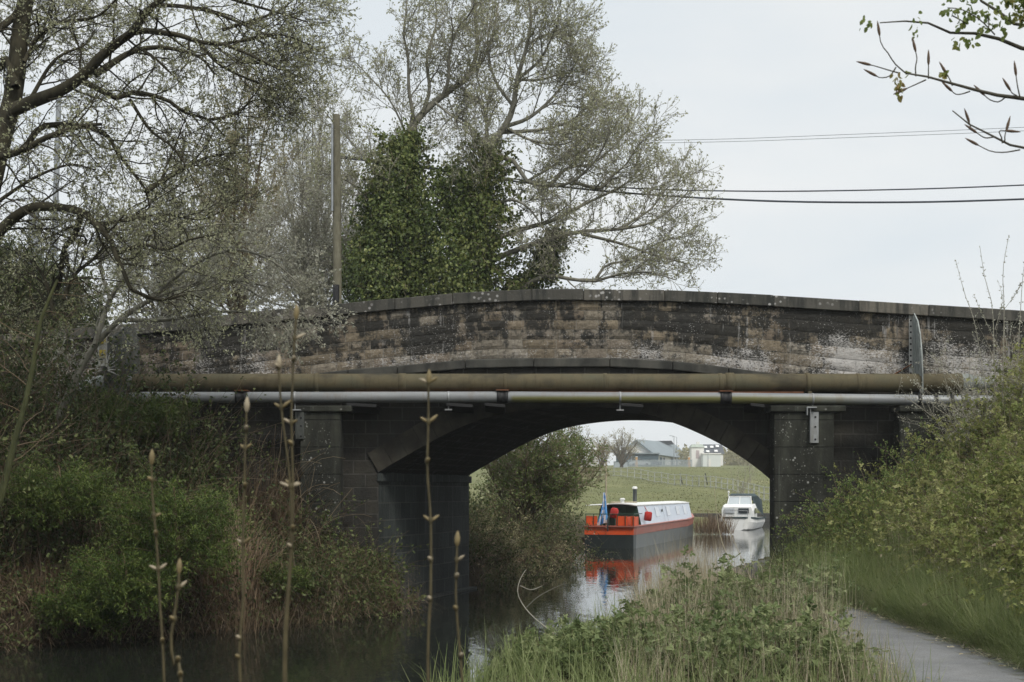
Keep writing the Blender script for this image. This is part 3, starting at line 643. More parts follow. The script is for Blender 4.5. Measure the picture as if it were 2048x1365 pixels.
for zz in np.linspace(zb2+.08, zt-.08, 13): m = MB(); m.lathe((-.032, -.012, zz), (0, -1, 0), [(0, .018), (.004, .018)], 8); m.build('hole', M_black, rim)
m = MB(); m.tube([[-.02, -.02, .55], [-.75, -.03, -.02+.15]], .012, 6); m.build('stay', M_rbeam, t)
xg = PX(252, 24.1)
t = thing('climbing_guard', 'dark corrugated guard with fanned spikes and two yellow signs on left', 'guard', (xg, Y0, PZ(790, 24.1)))
m = MB(); n = 26; yy = np.linspace(0, -1.35, n); xxv = .025*np.cos(np.arange(n)*pi/1.0*.99)
Vb = [[xx+.19*(-y/1.35)*-1.0+.1, y, 0.0] for xx, y in zip(xxv, yy)]; Vt = [[v[0], v[1], np.interp(-v[1], [0, .5, 1.35], [1.18, 1.15, .8])] for v in Vb]
m.add(Vb+Vt, [[i, i+1, n+i+1, n+i] for i in range(n-1)]); pl = m.build('plate', M_guarddark, t); sd_ = pl.modifiers.new('thick', 'SOLIDIFY'); sd_.thickness = .006
m = MB()
for a in np.linspace(-15, 200, 13):
    a = radians(a); c0 = A([-.09, -1.33, .35]); m.tube([c0+A([cos(a)*.05*-1, 0, sin(a)*.05]), c0+A([-cos(a)*.26, -.02, sin(a)*.30])], [.013, .005], 5)
m.build('spike', M_guardw, t)
for dz, w in ((.83, .05), (.60, .048)):
    m = MB(); m.box((-.12-w, -1.375, dz-.065), (-.12+w, -1.362, dz+.065)); s = m.build('warning_sign', M_yellow, t)
    m = MB(); p = [[-.12-w*.6, -1.378, dz-.03], [-.12+w*.6, -1.378, dz-.03], [-.12, -1.378, dz+.04]]; m.prism(p, (0, .002, 0)); m.build('symbol', M_black, s)
m = MB(); m.box((-.20, -1.362, .40), (-.05, -1.345, 1.02)); m.build('post', M_guardw, t)

# ------------------------------------------------------------------ boats
M_hull = simple('black_hull_paint', (.020, .026, .026), .4, .3, 2, dirt=(.035, .04, .036))
M_hullside = simple('sky_sheen_hull_side', (.055, .066, .068), .3, .2, 2, spec=.5, dirt=(.09, .095, .09))  # black hull greyed in its colour to paint the sky sheen along the side
M_sheenred = simple('sheen_paled_red_band', (.33, .10, .07), .4, .12, 2, dirt=(.28, .13, .10))  # side band colour paled to paint in sheen and haze; stern keeps full orange
M_orange = simple('orange_red_paint', (.62, .085, .02), .45, .12, 2, dirt=(.4, .06, .02))
M_cabin = simple('pale_blue_cabin_paint', (.50, .56, .65), .3, .06, 1.5, spec=.5)
M_roofw = simple('off_white_roof_paint', (.66, .66, .64), .5, .08, 3, dirt=(.45, .44, .40))
M_green = simple('dark_green_paint', (.018, .05, .032), .4, .3, 3)
M_glass = simple('dark_window_glass', (.03, .04, .045), .08, .2, 1, spec=.6)
M_skyglass = simple('painted_sky_glass', (.50, .55, .62), .06, .1, 1, spec=1.0)  # pale base colour stands in for sky mirrored in the panes
M_red = simple('red_canvas', (.36, .025, .02), .7, .2, 5)
M_white = simple('white_gelcoat', (.74, .74, .72), .35, .06, 3, dirt=(.5, .5, .46))
M_navy = simple('dark_canopy_canvas', (.03, .05, .055), .75, .25, 5)
M_flagblue = simple('blue_flag_cloth', (.10, .33, .68), .8, .1)
M_flagwhite = simple('white_flag_cloth', (.75, .76, .78), .8, .05)
M_wood = simple('varnished_pole', (.42, .36, .26), .5, .15, 8)
def loft(m, secs, mi=0, cap=True, smooth=False):
    k = len(secs[0]); V = np.vstack(secs); m.add(V, [[i*k+j, i*k+j+1, (i+1)*k+j+1, (i+1)*k+j] for i in range(len(secs)-1) for j in range(k-1)], mi, smooth)
    if cap: m.poly(secs[0][::-1], mi); m.poly(secs[-1], mi)
th = math.atan2(3.5, 12.5)
st = P(1270, 1083, 49.6); W = .92
nb = thing('narrowboat', 'long narrowboat with orange stern, pale blue cabin and blue flag', 'boat', (st[0]-W*cos(th)-.0, 49.6+W*sin(th), 0), -th)
def hullsec(y, w, z0, z1, rake=0): return A([[-w, y, z1], [-w*.97, y, z0], [w*.97, y, z0], [w, y, z1]])
ysec = [0, .25, 1, 12.5, 14.5, 15.8, 16.6, 17.0]; ws = [W*.94, W, W, W, W*.9, W*.62, W*.28, .05]; bo = [0, 0, 0, .02, .08, .18, .28, .34]
m = MB(); loft(m, [hullsec(y, w, -.35, .47+b) for y, w, b in zip(ysec, ws, bo)]); m.build('hull', M_hullside, nb)
m = MB(); m.box((-W*.945, -.02, -.35), (W*.945, -.002, .47)); m.build('transom', M_hull, nb)
m = MB(); m.box((-W*.955, -.03, .475), (W*.955, -.003, .74)); m.build('stern_band', M_orange, nb, .005)
m = MB(); loft(m, [hullsec(y, w+.015, .475+b*.99, .74+b) for y, w, b in zip(ysec, ws, bo)])
band = m.build('gunwale_band', M_sheenred, nb)
m = MB(); loft(m, [A([[-w-.04, y, .79+b], [-w-.04, y, .745+b], [w+.04, y, .745+b], [w+.04, y, .79+b], [-w-.04, y, .79+b]]) for y, w, b in zip([-.12]+ysec[1:], ws, bo)], cap=True); m.build('rubbing_strake', M_sheenred, nb, .01)
CY0, CY1, ch, tum = 1.75, 14.2, 1.50, .16
m = MB(); cs = lambda y: A([[W-.12, y, .79], [W-.12-tum, y, ch-.03]]); 
for sgn in (-1, 1):
    q = A([[sgn*(W-.10), CY0, .79], [sgn*(W-.10), CY1, .79], [sgn*(W-.10-tum), CY1, ch], [sgn*(W-.10-tum), CY0, ch]]); m.add(q if sgn > 0 else q[::-1], [[0, 1, 2, 3]])
q = A([[-W+.10, CY1, .79], [W-.10, CY1, .79], [W-.10-tum, CY1, ch], [-W+.10+tum, CY1, ch]]); m.add(q[::-1], [[0, 1, 2, 3]])
cab = m.build('cabin', M_cabin, nb)
m = MB()
rs = lambda y: A([[x, y, ch+.002+.07*(1-(x/(W-.2))**2)+(.05 if y > 13.9 else 0)*0] for x in np.linspace(-(W-.10-tum)-.03, W-.10-tum+.03, 9)])
secs = [np.vstack([rs(y), rs(y)[::-1]-[0, 0, .035]]) for y in (CY0-.35, 5, 9, CY1+.05)]; secs = [np.vstack([s, s[:1]]) for s in secs]; loft(m, secs); m.build('roof', M_roofw, nb)
m = MB(); m.add([[-W+.10, CY0, .79], [W-.10, CY0, .79], [W-.10-tum, CY0, ch], [-W+.10+tum, CY0, ch]], [[0, 1, 2, 3]]); bk = m.build('rear_bulkhead', M_green, nb)
m = MB(); m.box((-.25, CY0-.03, .80), (.25, CY0-.005, 1.44)); dr = m.build('cabin_door', M_green, nb, .01)
m = MB(); m.box((-.72, CY0-.03, .95), (-.32, CY0-.005, 1.36)); m.build('pane', M_glass, nb)
for x0, x1 in ((-.86, -.46), (.22, .62), (.74, .88)):
    m = MB(); m.box((x0, .10, .79), (x1, .17, 1.13)); m.box((x0 if x0 < 0 else x1-.05, .17, .79), (x0+.05 if x0 < 0 else x1, .9, 1.10)); m.build('stern_panel', M_orange, nb, .012)
m = MB()
for x in np.linspace(-.85, .85, 7): m.tube([[x, .06, .79], [x, .06, 1.2]], .014, 6)
m.tube([[-.87, .06, 1.2], [.87, .06, 1.2]], .016, 6); m.tube([[.87, .06, 1.2], [.87, 1.6, 1.2]], .016, 6); m.build('stern_rail', M_green, nb)
m = MB(); m.box((-.42, .4, .79), (.12, 1.2, 1.10)); m.build('engine_box', M_green, nb, .02)
m = MB(); m.tube([[-.02, -.15, .6], [-.02, -.1, 1.05], [-.02, .3, 1.2], [-.02, .85, 1.22]], .025, 8); m.build('tiller', M_black, nb)
for yv, n2 in ((3.6, 1), (5.6, 1), (8.2, 1), (10.6, 1), (12.6, 1)):
    m = MB(); f = lambda z: W-.10-tum*(z-.79)/(ch-.79)+.012
    m.poly([[f(1.02), yv-.42, 1.02], [f(1.02), yv+.42, 1.02], [f(1.38), yv+.42, 1.38], [f(1.38), yv-.42, 1.38]]); wf = m.build('window', M_skyglass if True else M_skyglass, nb)
for yv in (7.0, 7.7):
    m = MB(); m.poly([[f(.83)+.004, yv-.012, .83], [f(.83)+.004, yv+.012, .83], [f(1.46)+.004, yv+.012, 1.46], [f(1.46)+.004, yv-.012, 1.46]]); m.build('hatch_seam', M_hull, nb)
m = MB(); m.lathe((f(1.25)+.01, 6.6, 1.25), (1, 0, 0), [(0, .06), (.03, .06), (.035, .03)], 10); m.build('vent_cowl', M_hull, nb)
m = MB(); m.lathe((W+.02, 2.35, .92), (.1, .05, 1), [(0, .10), (.03, .14), (.30, .14), (.34, .10)], 14); m.tube([[W-.1, 2.35, 1.45], [W+.02, 2.35, 1.26]], .012, 5); m.build('fender', M_red, nb)
m = MB(); m.lathe((.12, 4.2, ch+.03), (0, 0, 1), [(0, .11), (.03, .075), (.55, .075), (.56, .07)], 14); chm = m.build('chimney', M_hull, nb)
m = MB(); m.lathe((.12, 4.2, ch+.585), (0, 0, 1), [(0, .095), (.06, .10), (.10, .06)], 14); m.build('cowl', M_white, chm)
m = MB(); m.lathe((-.1, 2.9, ch+.05), (0, 0, 1), [(0, .07), (.12, .07), (.13, .1), (.18, .1), (.2, .04)], 12); m.build('roof_vent', M_roofw, nb)
for i, (x, y) in enumerate(((-.25, 3.3), (.1, 3.5))):
    m = MB(); m.box((x-.35, y-.1, ch+.065), (x+.15, y+.5, ch+.11)); m.build('roof_plank', M_wood, nb, .01)
m = MB(); px0 = -.18; m.tube([[px0, .35, .79], [px0, .33, 3.05]], .028, 8); pole = m.build('flagpole', M_wood, nb)
m = MB(); m.lathe((px0, .33, 3.05), (0, 0, 1), [(0, .05), (.06, .05), (.07, .02)], 10); m.build('finial', M_black, pole)
m = MB(); nu, nv = 8, 12; V = []
for j in range(nv):
    for i in range(nu):
        u = i/(nu-1); v = j/(nv-1); wdt = .08+.34*v**1.6
        V.append([px0-.02-wdt*u+.07*sin(u*7+v*2)*v*.4+.08*v, .30-.07*sin(u*9)*(.3+v), 1.95-1.05*v-.12*u*v])
fl = [[j*nu+i, j*nu+i+1, (j+1)*nu+i+1, (j+1)*nu+i] for j in range(nv-1) for i in range(nu-1)]
for q in fl:
    j, i = divmod(q[0], nu); m.add([V[k] for k in q], [[0, 1, 2, 3]], 1 if abs(i/(nu-2)-.5-(j/(nv-2)-.5)*.8) < .13 or abs(i/(nu-2)-.5+(j/(nv-2)-.5)*.8) < .13 else 0)
m.build('flag', [M_flagblue, M_flagwhite], pole)
m = MB(); m.lathe((.10, .22, 1.06), (.2, 0, 1), [(0, .10), (.03, .14), (.16, .15), (.30, .14), (.36, .09)], 12)
tag(m.build('life_jacket', M_red), 'bundled red life jacket hung on the narrowboat stern rail beside the flag', 'life jacket')
bpy.data.objects['life_jacket'].matrix_world = nb.matrix_world if False else Matrix.Translation(nb.location) @ Matrix.Rotation(-th, 4, 'Z')
m = MB(); m.poly([[-1.05, .9, 1.50], [-.30, .9, 1.53], [-.30, 1.75, 1.56], [-1.05, 1.75, 1.52]]); o = m.build('awning', M_roofw, nb); sd_ = o.modifiers.new('thick', 'SOLIDIFY'); sd_.thickness = .02

cc = P(1478, 1061, 73)
cb = thing('cabin_cruiser', 'small white cabin cruiser with dark canopy moored beyond the narrowboat', 'boat', (cc[0]-.2, 73, 0), radians(-15))
sec = lambda y, w, zk, zg: A([[-w, y, zg], [-w*1.0, y, zg-.25], [-w*.86, y, .05], [-w*.55, y, zk], [w*.55, y, zk], [w*.86, y, .05], [w*1.0, y, zg-.25], [w, y, zg]])
m = MB(); loft(m, [sec(0, .50, .0, .68), sec(.12, .70, -.1, .68), sec(.5, .90, -.2, .66), sec(1.2, 1.0, -.25, .62), sec(6.2, .98, -.25, .58)], smooth=False); m.build('hull', M_white, cb, .02)
m = MB(); loft(m, [A([[-w-.03, y, z+.03], [-w-.03, y, z-.05], [w+.03, y, z-.05], [w+.03, y, z+.03]]) for y, w, z in ((-.04, .52, .66), (.5, .92, .64), (1.2, 1.02, .60), (6.25, 1.0, .56))]); m.build('rubbing_strake', M_navy, cb)
m = MB(); loft(m, [A([[-w, y, .62], [-w, y, z*.8], [-w*.88, y, z], [w*.88, y, z], [w, y, z*.8], [w, y, .62]]) for y, w, z in ((1.05, .80, 1.18), (1.25, .84, 1.28), (2.6, .88, 1.34))]); cab = m.build('cabin', M_white, cb, .02)
for x0, x1 in ((-.66, -.14), (.06, .60)):
    m = MB(); m.box((x0, .99, .86), (x1, 1.03, 1.12)); m.build('window', M_glass if x0 > 0 else simple('curtained_window', (.42, .44, .46), .3), cb, .01)
m = MB(); m.poly([[.895, 1.4, .86], [.895, 2.4, .86], [.87, 2.4, 1.14], [.87, 1.4, 1.1]]); m.build('side_window', M_glass, cb)
m = MB(); loft(m, [A([[-.64, 2.2, 1.32], [-.56, 2.45, 1.72], [.56, 2.45, 1.72], [.64, 2.2, 1.32]]), A([[-.64, 2.23, 1.32], [-.56, 2.48, 1.72], [.56, 2.48, 1.72], [.64, 2.23, 1.32]])]); wsn = m.build('windscreen', simple('windscreen_glass', (.40, .44, .46), .1, .05, 1, spec=.6), cb)
m = MB()
for x in (-.60, 0, .60): m.tube([[x*1.05, 2.18, 1.32], [x*.95, 2.43, 1.73]], .022, 6)
m.tube([[-.6, 2.43, 1.73], [.6, 2.43, 1.73]], .022, 6); m.build('frame', M_white, wsn)
m = MB(); loft(m, [A([[-.62, 2.42, 1.72], [-.52, 2.42, 1.82], [.52, 2.42, 1.82], [.62, 2.42, 1.72]]), A([[-.80, 4.0, 1.74], [-.62, 4.0, 1.88], [.62, 4.0, 1.88], [.80, 4.0, 1.74]]), A([[-.86, 5.6, 1.5], [-.66, 5.6, 1.62], [.66, 5.6, 1.62], [.86, 5.6, 1.5]])])
for s in (-1, 1): m.add([[s*.70, 2.5, 1.32], [s*.95, 5.8, .62], [s*.86, 5.6, 1.5], [s*.80, 4, 1.74], [s*.63, 2.44, 1.72]], [[0, 1, 2, 3, 4]])
m.build('canopy', M_navy, cb)
m = MB(); m.tube([[-.62, 2.6, 1.7], [-.62, 2.6, 1.93]], .03, 8); m.lathe((-.62, 2.6, 1.92), (0, 0, 1), [(0, .05), (.06, .06), (.10, .03)], 10); m.build('navigation_lamp', M_white, cb)
m = MB(); m.tube([[-.62, .15, .72], [-.62, .15, 1.0], [0, -.05, 1.02], [.62, .15, 1.0], [.62, .15, .72]], .014, 6); m.build('bow_rail', M_zinc, cb)

# ------------------------------------------------------------------ far bank: edging wall, fence, buildings
M_edge = wall_mat('canal_edge_stone', (.10, .10, .09), (.07, .07, .065), .6, .22, .5)
m = MB(); xx = np.linspace(2.2, 70, 60)
top_ = [[x, 91.55+.18*(x-12)] for x in xx]
for (a, b) in zip(top_[:-1], top_[1:]): m.hexa([[a[0], a[1]-.35, -.8], [b[0], b[1]-.35, -.8], [b[0], b[1]+.2, -.8], [a[0], a[1]+.2, -.8], [a[0], a[1]-.35, .58], [b[0], b[1]-.35, .58], [b[0], b[1]+.2, .58], [a[0], a[1]+.2, .58]])
tag_mesh(m, 'canal_edge_wall', M_edge, 'low dark stone wall edging the far side of the canal', 'wall')
M_fence = simple('grey_galvanised_fence', (.34, .345, .30), .7, .12, 2)
def hill_hit(px, py):
    lo, hi = 95.0, 330.0
    for _ in range(40):
        mid = (lo+hi)/2; p = P(px, py, mid)
        if p[2] > float(hterrain(p[0], mid)): lo = mid
        else: hi = mid
    return lo
fpts = [(1200, 951), (1228, 954.5), (1242, 954), (1255, 955.5), (1269, 957), (1282, 959.5), (1296, 964), (1309, 966), (1323, 968.5), (1336, 971), (1349, 971), (1361, 972.5), (1373, 974), (1385, 974), (1398, 975), (1410, 976), (1421, 976), (1432, 978), (1443, 980), (1455, 981), (1466, 983), (1476, 987), (1486, 990), (1497, 993), (1508, 996), (1518, 1000), (1528, 1004), (1540, 1010)]
fen = thing('hillside_fence', 'pale grey post and rail fence running down the grassy slope', 'fence', (0, 0, 0))
bases = [];
for px, py in fpts:
    Yd = hill_hit(px, py); p = P(px, py, Yd); bases.append(p)
bases = A(bases)
bases[:, 1] = np.convolve(np.pad(bases[:, 1], 2, mode='edge'), np.ones(5)/5, 'valid'); bases[:, 0] = PX(A([p[0] for p in fpts]), bases[:, 1]); bases[:, 2] = hterrain(bases[:, 0], bases[:, 1])
for b in bases:
    m = MB(); m.box((b[0]-.055, b[1]-.055, b[2]-.3), (b[0]+.055, b[1]+.055, b[2]+1.22)); m.build('fence_post', M_fence, fen)
for hgt in (1.15, .65, .15):
    m = MB(); m.tube(bases+[0, -.06, hgt], .032, 5); m.build('fence_rail', M_fence, fen)
for px, py, lean in ((1365, 968, -.45), (1415, 962, -.45)):
    Yd = hill_hit(px, 970)-.5; p = P(px, 970, Yd); p[2] = float(hterrain(p[0], Yd))
    m = MB(); m.tube([p, p+[lean*.6, -.1, 1.25]], .06, 6)
    tag_mesh(m, 'leaning_post', M_black, 'dark leaning stake against the hill fence, the one nearer the narrowboat' if px < 1400 else 'dark leaning stake against the hill fence, the one above the white cruiser', 'stake', 'dark stakes by the hill fence')

M_render = simple('white_render', (.70, .69, .66), .8, .06, .3, dirt=(.55, .53, .5))
M_slate = simple('grey_slate_roof', (.20, .235, .25), .7, .12, .4)
M_slated = simple('dark_slate_roof', (.075, .08, .09), .7, .2, .4)
M_clad = simple('dark_teal_cladding', (.055, .085, .10), .6, .15, .3)
M_palis = simple('palisade_grey', (.30, .34, .36), .6, .08, .5)
M_copper = simple('grey_green_fascia', (.35, .39, .34), .7, .1, .5)
def wpt(px, py, Y): return P(px, py, Y)
# white gabled hall
YA, YB = 300., 372.
gz0 = PZ(931, YA)
hall = thing('gabled_hall', 'long white hall with grey slate roof and dark lean-to front', 'building', (PX(1271, YA), YA, gz0))
def loc(p): return A(p)-A([PX(1271, YA), YA, gz0])
L0, R0 = loc(P(1236, 907, YA)), loc(P(1304, 906.5, YA)); AP = loc(P(1271, 880.5, YA)); R1 = loc(P(1384, 917, YB)); APB = loc(P(1346, 886, YB)); L1 = L0+(R1-R0)
m = MB(); z0 = -2.0
m.add([[L0[0], L0[1], z0], [R0[0], R0[1], z0], R0, AP, L0], [[0, 1, 2, 3, 4]]); m.add([[R0[0], R0[1], z0], [R1[0], R1[1], z0-2], R1, R0], [[0, 1, 2, 3]])
m.add([[R1[0], R1[1], z0-2], [L1[0], L1[1], z0-2], L1, APB, R1], [[0, 1, 2, 3, 4]]); m.add([[L1[0], L1[1], z0-2], [L0[0], L0[1], z0], L0, L1], [[0, 1, 2, 3]]); m.build('wall', M_render, hall)
m = MB(); e = A([.5, -.8, -.25]); f_ = A([0, -.8, .12])
for a, b, c, d in ((R0+e, R1+A([.5, .8, -.25]), APB+A([0, .8, .12]), AP+f_), (L0+A([-.5, -.8, -.25]), AP+f_, APB+A([0, .8, .12]), L1+A([-.5, .8, -.25]))): m.add([a, b, c, d], [[0, 1, 2, 3]])
rf = m.build('roof', M_slate, hall); sd_ = rf.modifiers.new('thick', 'SOLIDIFY'); sd_.thickness = .25; sd_.offset = -1
m = MB(); a, b = P(1308, 883, 330), P(1346, 884.5, 350); pts = [loc(p) for p in (P(1306, 889, 338), P(1348, 889, 356), P(1343, 881.8, 352), P(1309, 882.5, 338))]; m.prism(pts, (0, 2.5, 0)); m.build('ridge_cap', M_slated, hall)
m = MB(); p0, p1 = loc(P(1234, 930, YA-3)), loc(P(1317, 908.5, YA-3)); m.box((p0[0], -3.2, -2.2), (p1[0], -.2, p1[2])); ln_ = m.build('lean_to', M_clad, hall)
m = MB(); m.box((p0[0]-.2, -3.6, p1[2]), (p1[0]+.2, -.1, p1[2]+.25)); m.build('lean_to_roof', M_slate, hall)
for i, fr in enumerate((.08, .16, .24, .42, .55, .68, .8)):
    q0 = R0+(R1-R0)*fr; q1 = R0+(R1-R0)*(fr+.03+.02*(i % 2)); m = MB(); zz = -1.6
    m.prism([[q0[0]+.03, q0[1], zz-fr*2], [q1[0]+.03, q1[1], zz-fr*2], [q1[0]+.03, q1[1], q1[2]-.7], [q0[0]+.03, q0[1], q0[2]-.7]], (.06, -.02, 0)); m.build('window', M_clad, hall)
# white tower, low white block, dark roofed house
tw0 = P(1383, 936, 280); twp = P(1408, 895, 280)
tw = thing('white_tower', 'square white rendered tower with flat grey green roof', 'building', (tw0[0], 280, tw0[2]))
w_ = twp[0]-tw0[0]; h_ = twp[2]-tw0[2]
m = MB(); m.box((0, 0, -1.5), (w_, 3.2, h_)); m.build('wall', M_render, tw)
m = MB(); m.hexa([[-.2, -.2, h_], [w_+.2, -.2, h_], [w_+.2, 3.4, h_], [-.2, 3.4, h_], [.25, .3, h_+.6], [w_-.25, .3, h_+.6], [w_-.25, 2.9, h_+.6], [.25, 2.9, h_+.6]]); m.build('roof', M_copper, tw)
m = MB(); m.box((w_*.45, 1, h_+.6), (w_*.7, 1.6, h_+1.1)); m.build('chimney', M_render, tw)
m = MB(); m.box((w_*.35, -.04, h_*.45), (w_*.62, .02, h_*.85)); m.build('window', simple('tower_window', (.42, .36, .36), .4), tw)
b0 = P(1406, 935.5, 277); b1 = P(1441, 909, 277)
bl = thing('white_cabin_block', 'plain white flat roofed block beside the tower', 'building', (b0[0], 277, b0[2])); w_, h_ = b1[0]-b0[0], b1[2]-b0[2]
m = MB(); m.box((0, 0, -1.5), (w_, 2.6, h_)); m.build('wall', simple('pale_grey_panel', (.60, .63, .62), .7, .04, .5), bl)
m = MB(); m.box((-.12, -.12, h_), (w_+.12, 2.75, h_+.22)); m.build('roof', M_render, bl)
m = MB(); m.box((.8, -.03, -.2), (1.5, .01, 1.7)); m.build('door', M_render, bl)
h0 = P(1400, 930, 320); h1 = P(1452, 887.5, 320); e1 = P(1452, 908, 320)
hs = thing('dark_roofed_house', 'house with dark slate roof and pale rooflights behind the tower', 'building', (h0[0], 320, h0[2])); w_, h_, ez = h1[0]-h0[0], h1[2]-h0[2], e1[2]-h0[2]
m = MB(); m.box((.3, 2.2, -1.5), (w_-.3, 9.5, ez)); m.build('wall', M_render, hs)
m = MB(); m.prism([[0, 2, ez], [0, 10, ez], [0, 6, h_]], (w_, 0, 0)); rf = m.build('roof', M_slated, hs)
for fx, fz in ((.25, .6), (.5, .62), (.72, .7), (.3, .15), (.62, .2)):
    m = MB(); yy0 = 2+4*fz-.05; z_ = ez+(h_-ez)*fz; m.hexa([[w_*fx, yy0-.12, z_+.02], [w_*fx+.75, yy0-.12, z_+.02], [w_*fx+.75, yy0+.5, z_+.45], [w_*fx, yy0+.5, z_+.45], [w_*fx, yy0-.17, z_+.10], [w_*fx+.75, yy0-.17, z_+.10], [w_*fx+.75, yy0+.45, z_+.53], [w_*fx, yy0+.45, z_+.53]]); w2 = m.build('rooflight', M_white, rf)
g0 = P(1154, 931, 260); g1 = P(1196, 900, 260)
gh = thing('white_house', 'small white house half hidden behind waterside trees', 'building', (g0[0], 260, g0[2])); w_, h_ = g1[0]-g0[0], g1[2]-g0[2]
m = MB(); m.box((0, 0, -1.5), (w_, 5, h_)); m.build('wall', M_white, gh)
m = MB(); m.prism([[-.2, -.3, h_], [-.2, 5.3, h_], [-.2, 2.5, h_+1.1]], (w_+.4, 0, 0)); m.build('roof', M_roofw, gh)
for fx in (.2, .6):
    m = MB(); m.box((w_*fx, -.03, .6), (w_*fx+.7, .02, 1.7)); m.build('window', M_palis, gh)
# palisade fence, storage container, cars, cones, lamp columns
pf = thing('palisade_fence', 'grey steel palisade fence along the hill top yard', 'fence', (0, 0, 0))
pa, pb = P(1256, 943, 268), P(1384, 940, 262)
n = 90
pp = [pa+(pb-pa)*i/n for i in range(n+1)]
m = MB()
for p in pp:
    z = float(hterrain(p[0], p[1])); h = 1.35; m.box((p[0]-.042, p[1]-.02, z), (p[0]+.042, p[1]+.02, z+h))
m.build('pale', M_palis, pf)
for h in (.3, 1.1):
    m = MB(); m.tube([[p[0], p[1]+.03, float(hterrain(p[0], p[1]))+h] for p in pp], .05, 4); m.build('rail', M_palis, pf)
def container(px0, px1, pyt, pyb, Y, label, mt):
    a = P(px0, pyb, Y); b = P(px1, pyt, Y); t = thing('storage_container', label, 'container', (a[0], Y, a[2])); w, h = b[0]-a[0], b[2]-a[2]
    m = MB(); m.box((0, 0, -.4), (w, 2.3, h)); m.build('body', mt, t)
    m = MB()
    for x in np.linspace(.1, w-.1, 9): m.box((x-.05, -.05, .1), (x+.05, 0, h-.1))
    m.build('corrugation', mt, t)
    m = MB(); m.box((-.03, -.08, h), (w+.03, 2.38, h+.1)); m.build('roof_frame', M_clad, t); return t
container(1229, 1255, 924.5, 941, 255, 'pale grey storage container with dark frame by the hill fence', simple('container_grey', (.38, .42, .45), .6, .06, .5))
def car(px, Y, mt, label, rz=0):
    p = P(px, 930, Y); z = float(hterrain(p[0], Y)); t = thing('parked_car', label, 'car', (p[0], Y, z), rz, 'cars parked in the hill top yard')
    m = MB(); prof = [(-2.1, .35), (-2.15, .7), (-1.9, .92), (-1.1, 1.0), (1.2, .98), (2.0, .85), (2.1, .6), (2.05, .35)]
    m.prism([[x, -.85, zz] for x, zz in prof][::-1], (0, 1.7, 0)); m.build('body', mt, t, .05)
    m = MB(); m.prism([[x, -.75, zz] for x, zz in ((-1.7, .95), (-1.1, 1.45), (.3, 1.48), (1.1, .98))][::-1], (0, 1.5, 0)); cb_ = m.build('cabin', M_glass, t, .04)
    m = MB(); m.box((-1.05, -.7, 1.46), (.25, .7, 1.50)); m.build('roof', mt, t)
    for x in (-1.3, 1.3):
        for y in (-.8, .8):
            m = MB(); m.lathe((x, y-.1, .33), (0, 1, 0), [(0, .3), (.03, .33), (.17, .33), (.2, .3)], 12); m.build('wheel', M_black, t)
car(1280, 285, simple('silver_car_paint', (.45, .48, .52), .3), 'silver car parked left of the other, before the dark lean-to')
car(1304, 288, simple('dark_blue_car_paint', (.06, .09, .13), .3), 'dark blue car parked by the corner of the lean-to')
for px, Y in ((1273, 270), (1378, 272)):
    p = P(px, 930, Y); z = float(hterrain(p[0], Y)); t = thing('traffic_barrel', 'small orange barrel before the parked cars' if px < 1300 else 'small orange barrel beside the white tower', 'barrel', (p[0], Y, z), 0, 'orange barrels in the yard')
    m = MB(); m.lathe((0, 0, 0), (0, 0, 1), [(0, .3), (.1, .3), (.2, .27), (1.2, .22), (1.9, .2)], 10); m.build('body', simple('orange_plastic', (.55, .30, .12), .6), t)
    m = MB(); m.lathe((0, 0, 1.9), (0, 0, 1), [(0, .22), (.1, .2)], 10); m.build('lid', M_white, t)
for px, pyt, Y, lab in ((1348, 873, 290, 'left one of the twin slim lamp columns before the slate roof'), (1353.5, 875, 288, 'right one of the twin slim lamp columns before the slate roof'), (1263, 882, 285, 'slim lamp column at the left end of the white gable'), (1416, 905, 265, 'short slim lamp column beside the plain white block')):
    p = P(px, pyt, Y); z = float(hterrain(p[0], Y)); t = thing('lamp_column', lab, 'lamp post', (p[0], Y, z), 0, 'lamp columns in the hill top yard'); h = p[2]-z
    m = MB(); m.tube([[0, 0, -.3], [0, 0, h*.5], [0, 0, h]], [.09, .07, .055], 8); m.build('column', M_lampgrey, t)
    m = MB(); m.tube([[0, 0, h], [-.5, 0, h+.12]], .04, 6); m.box((-.95, -.1, h+.06), (-.45, .1, h+.16)); m.build('lamp_head', M_lampgrey, t)

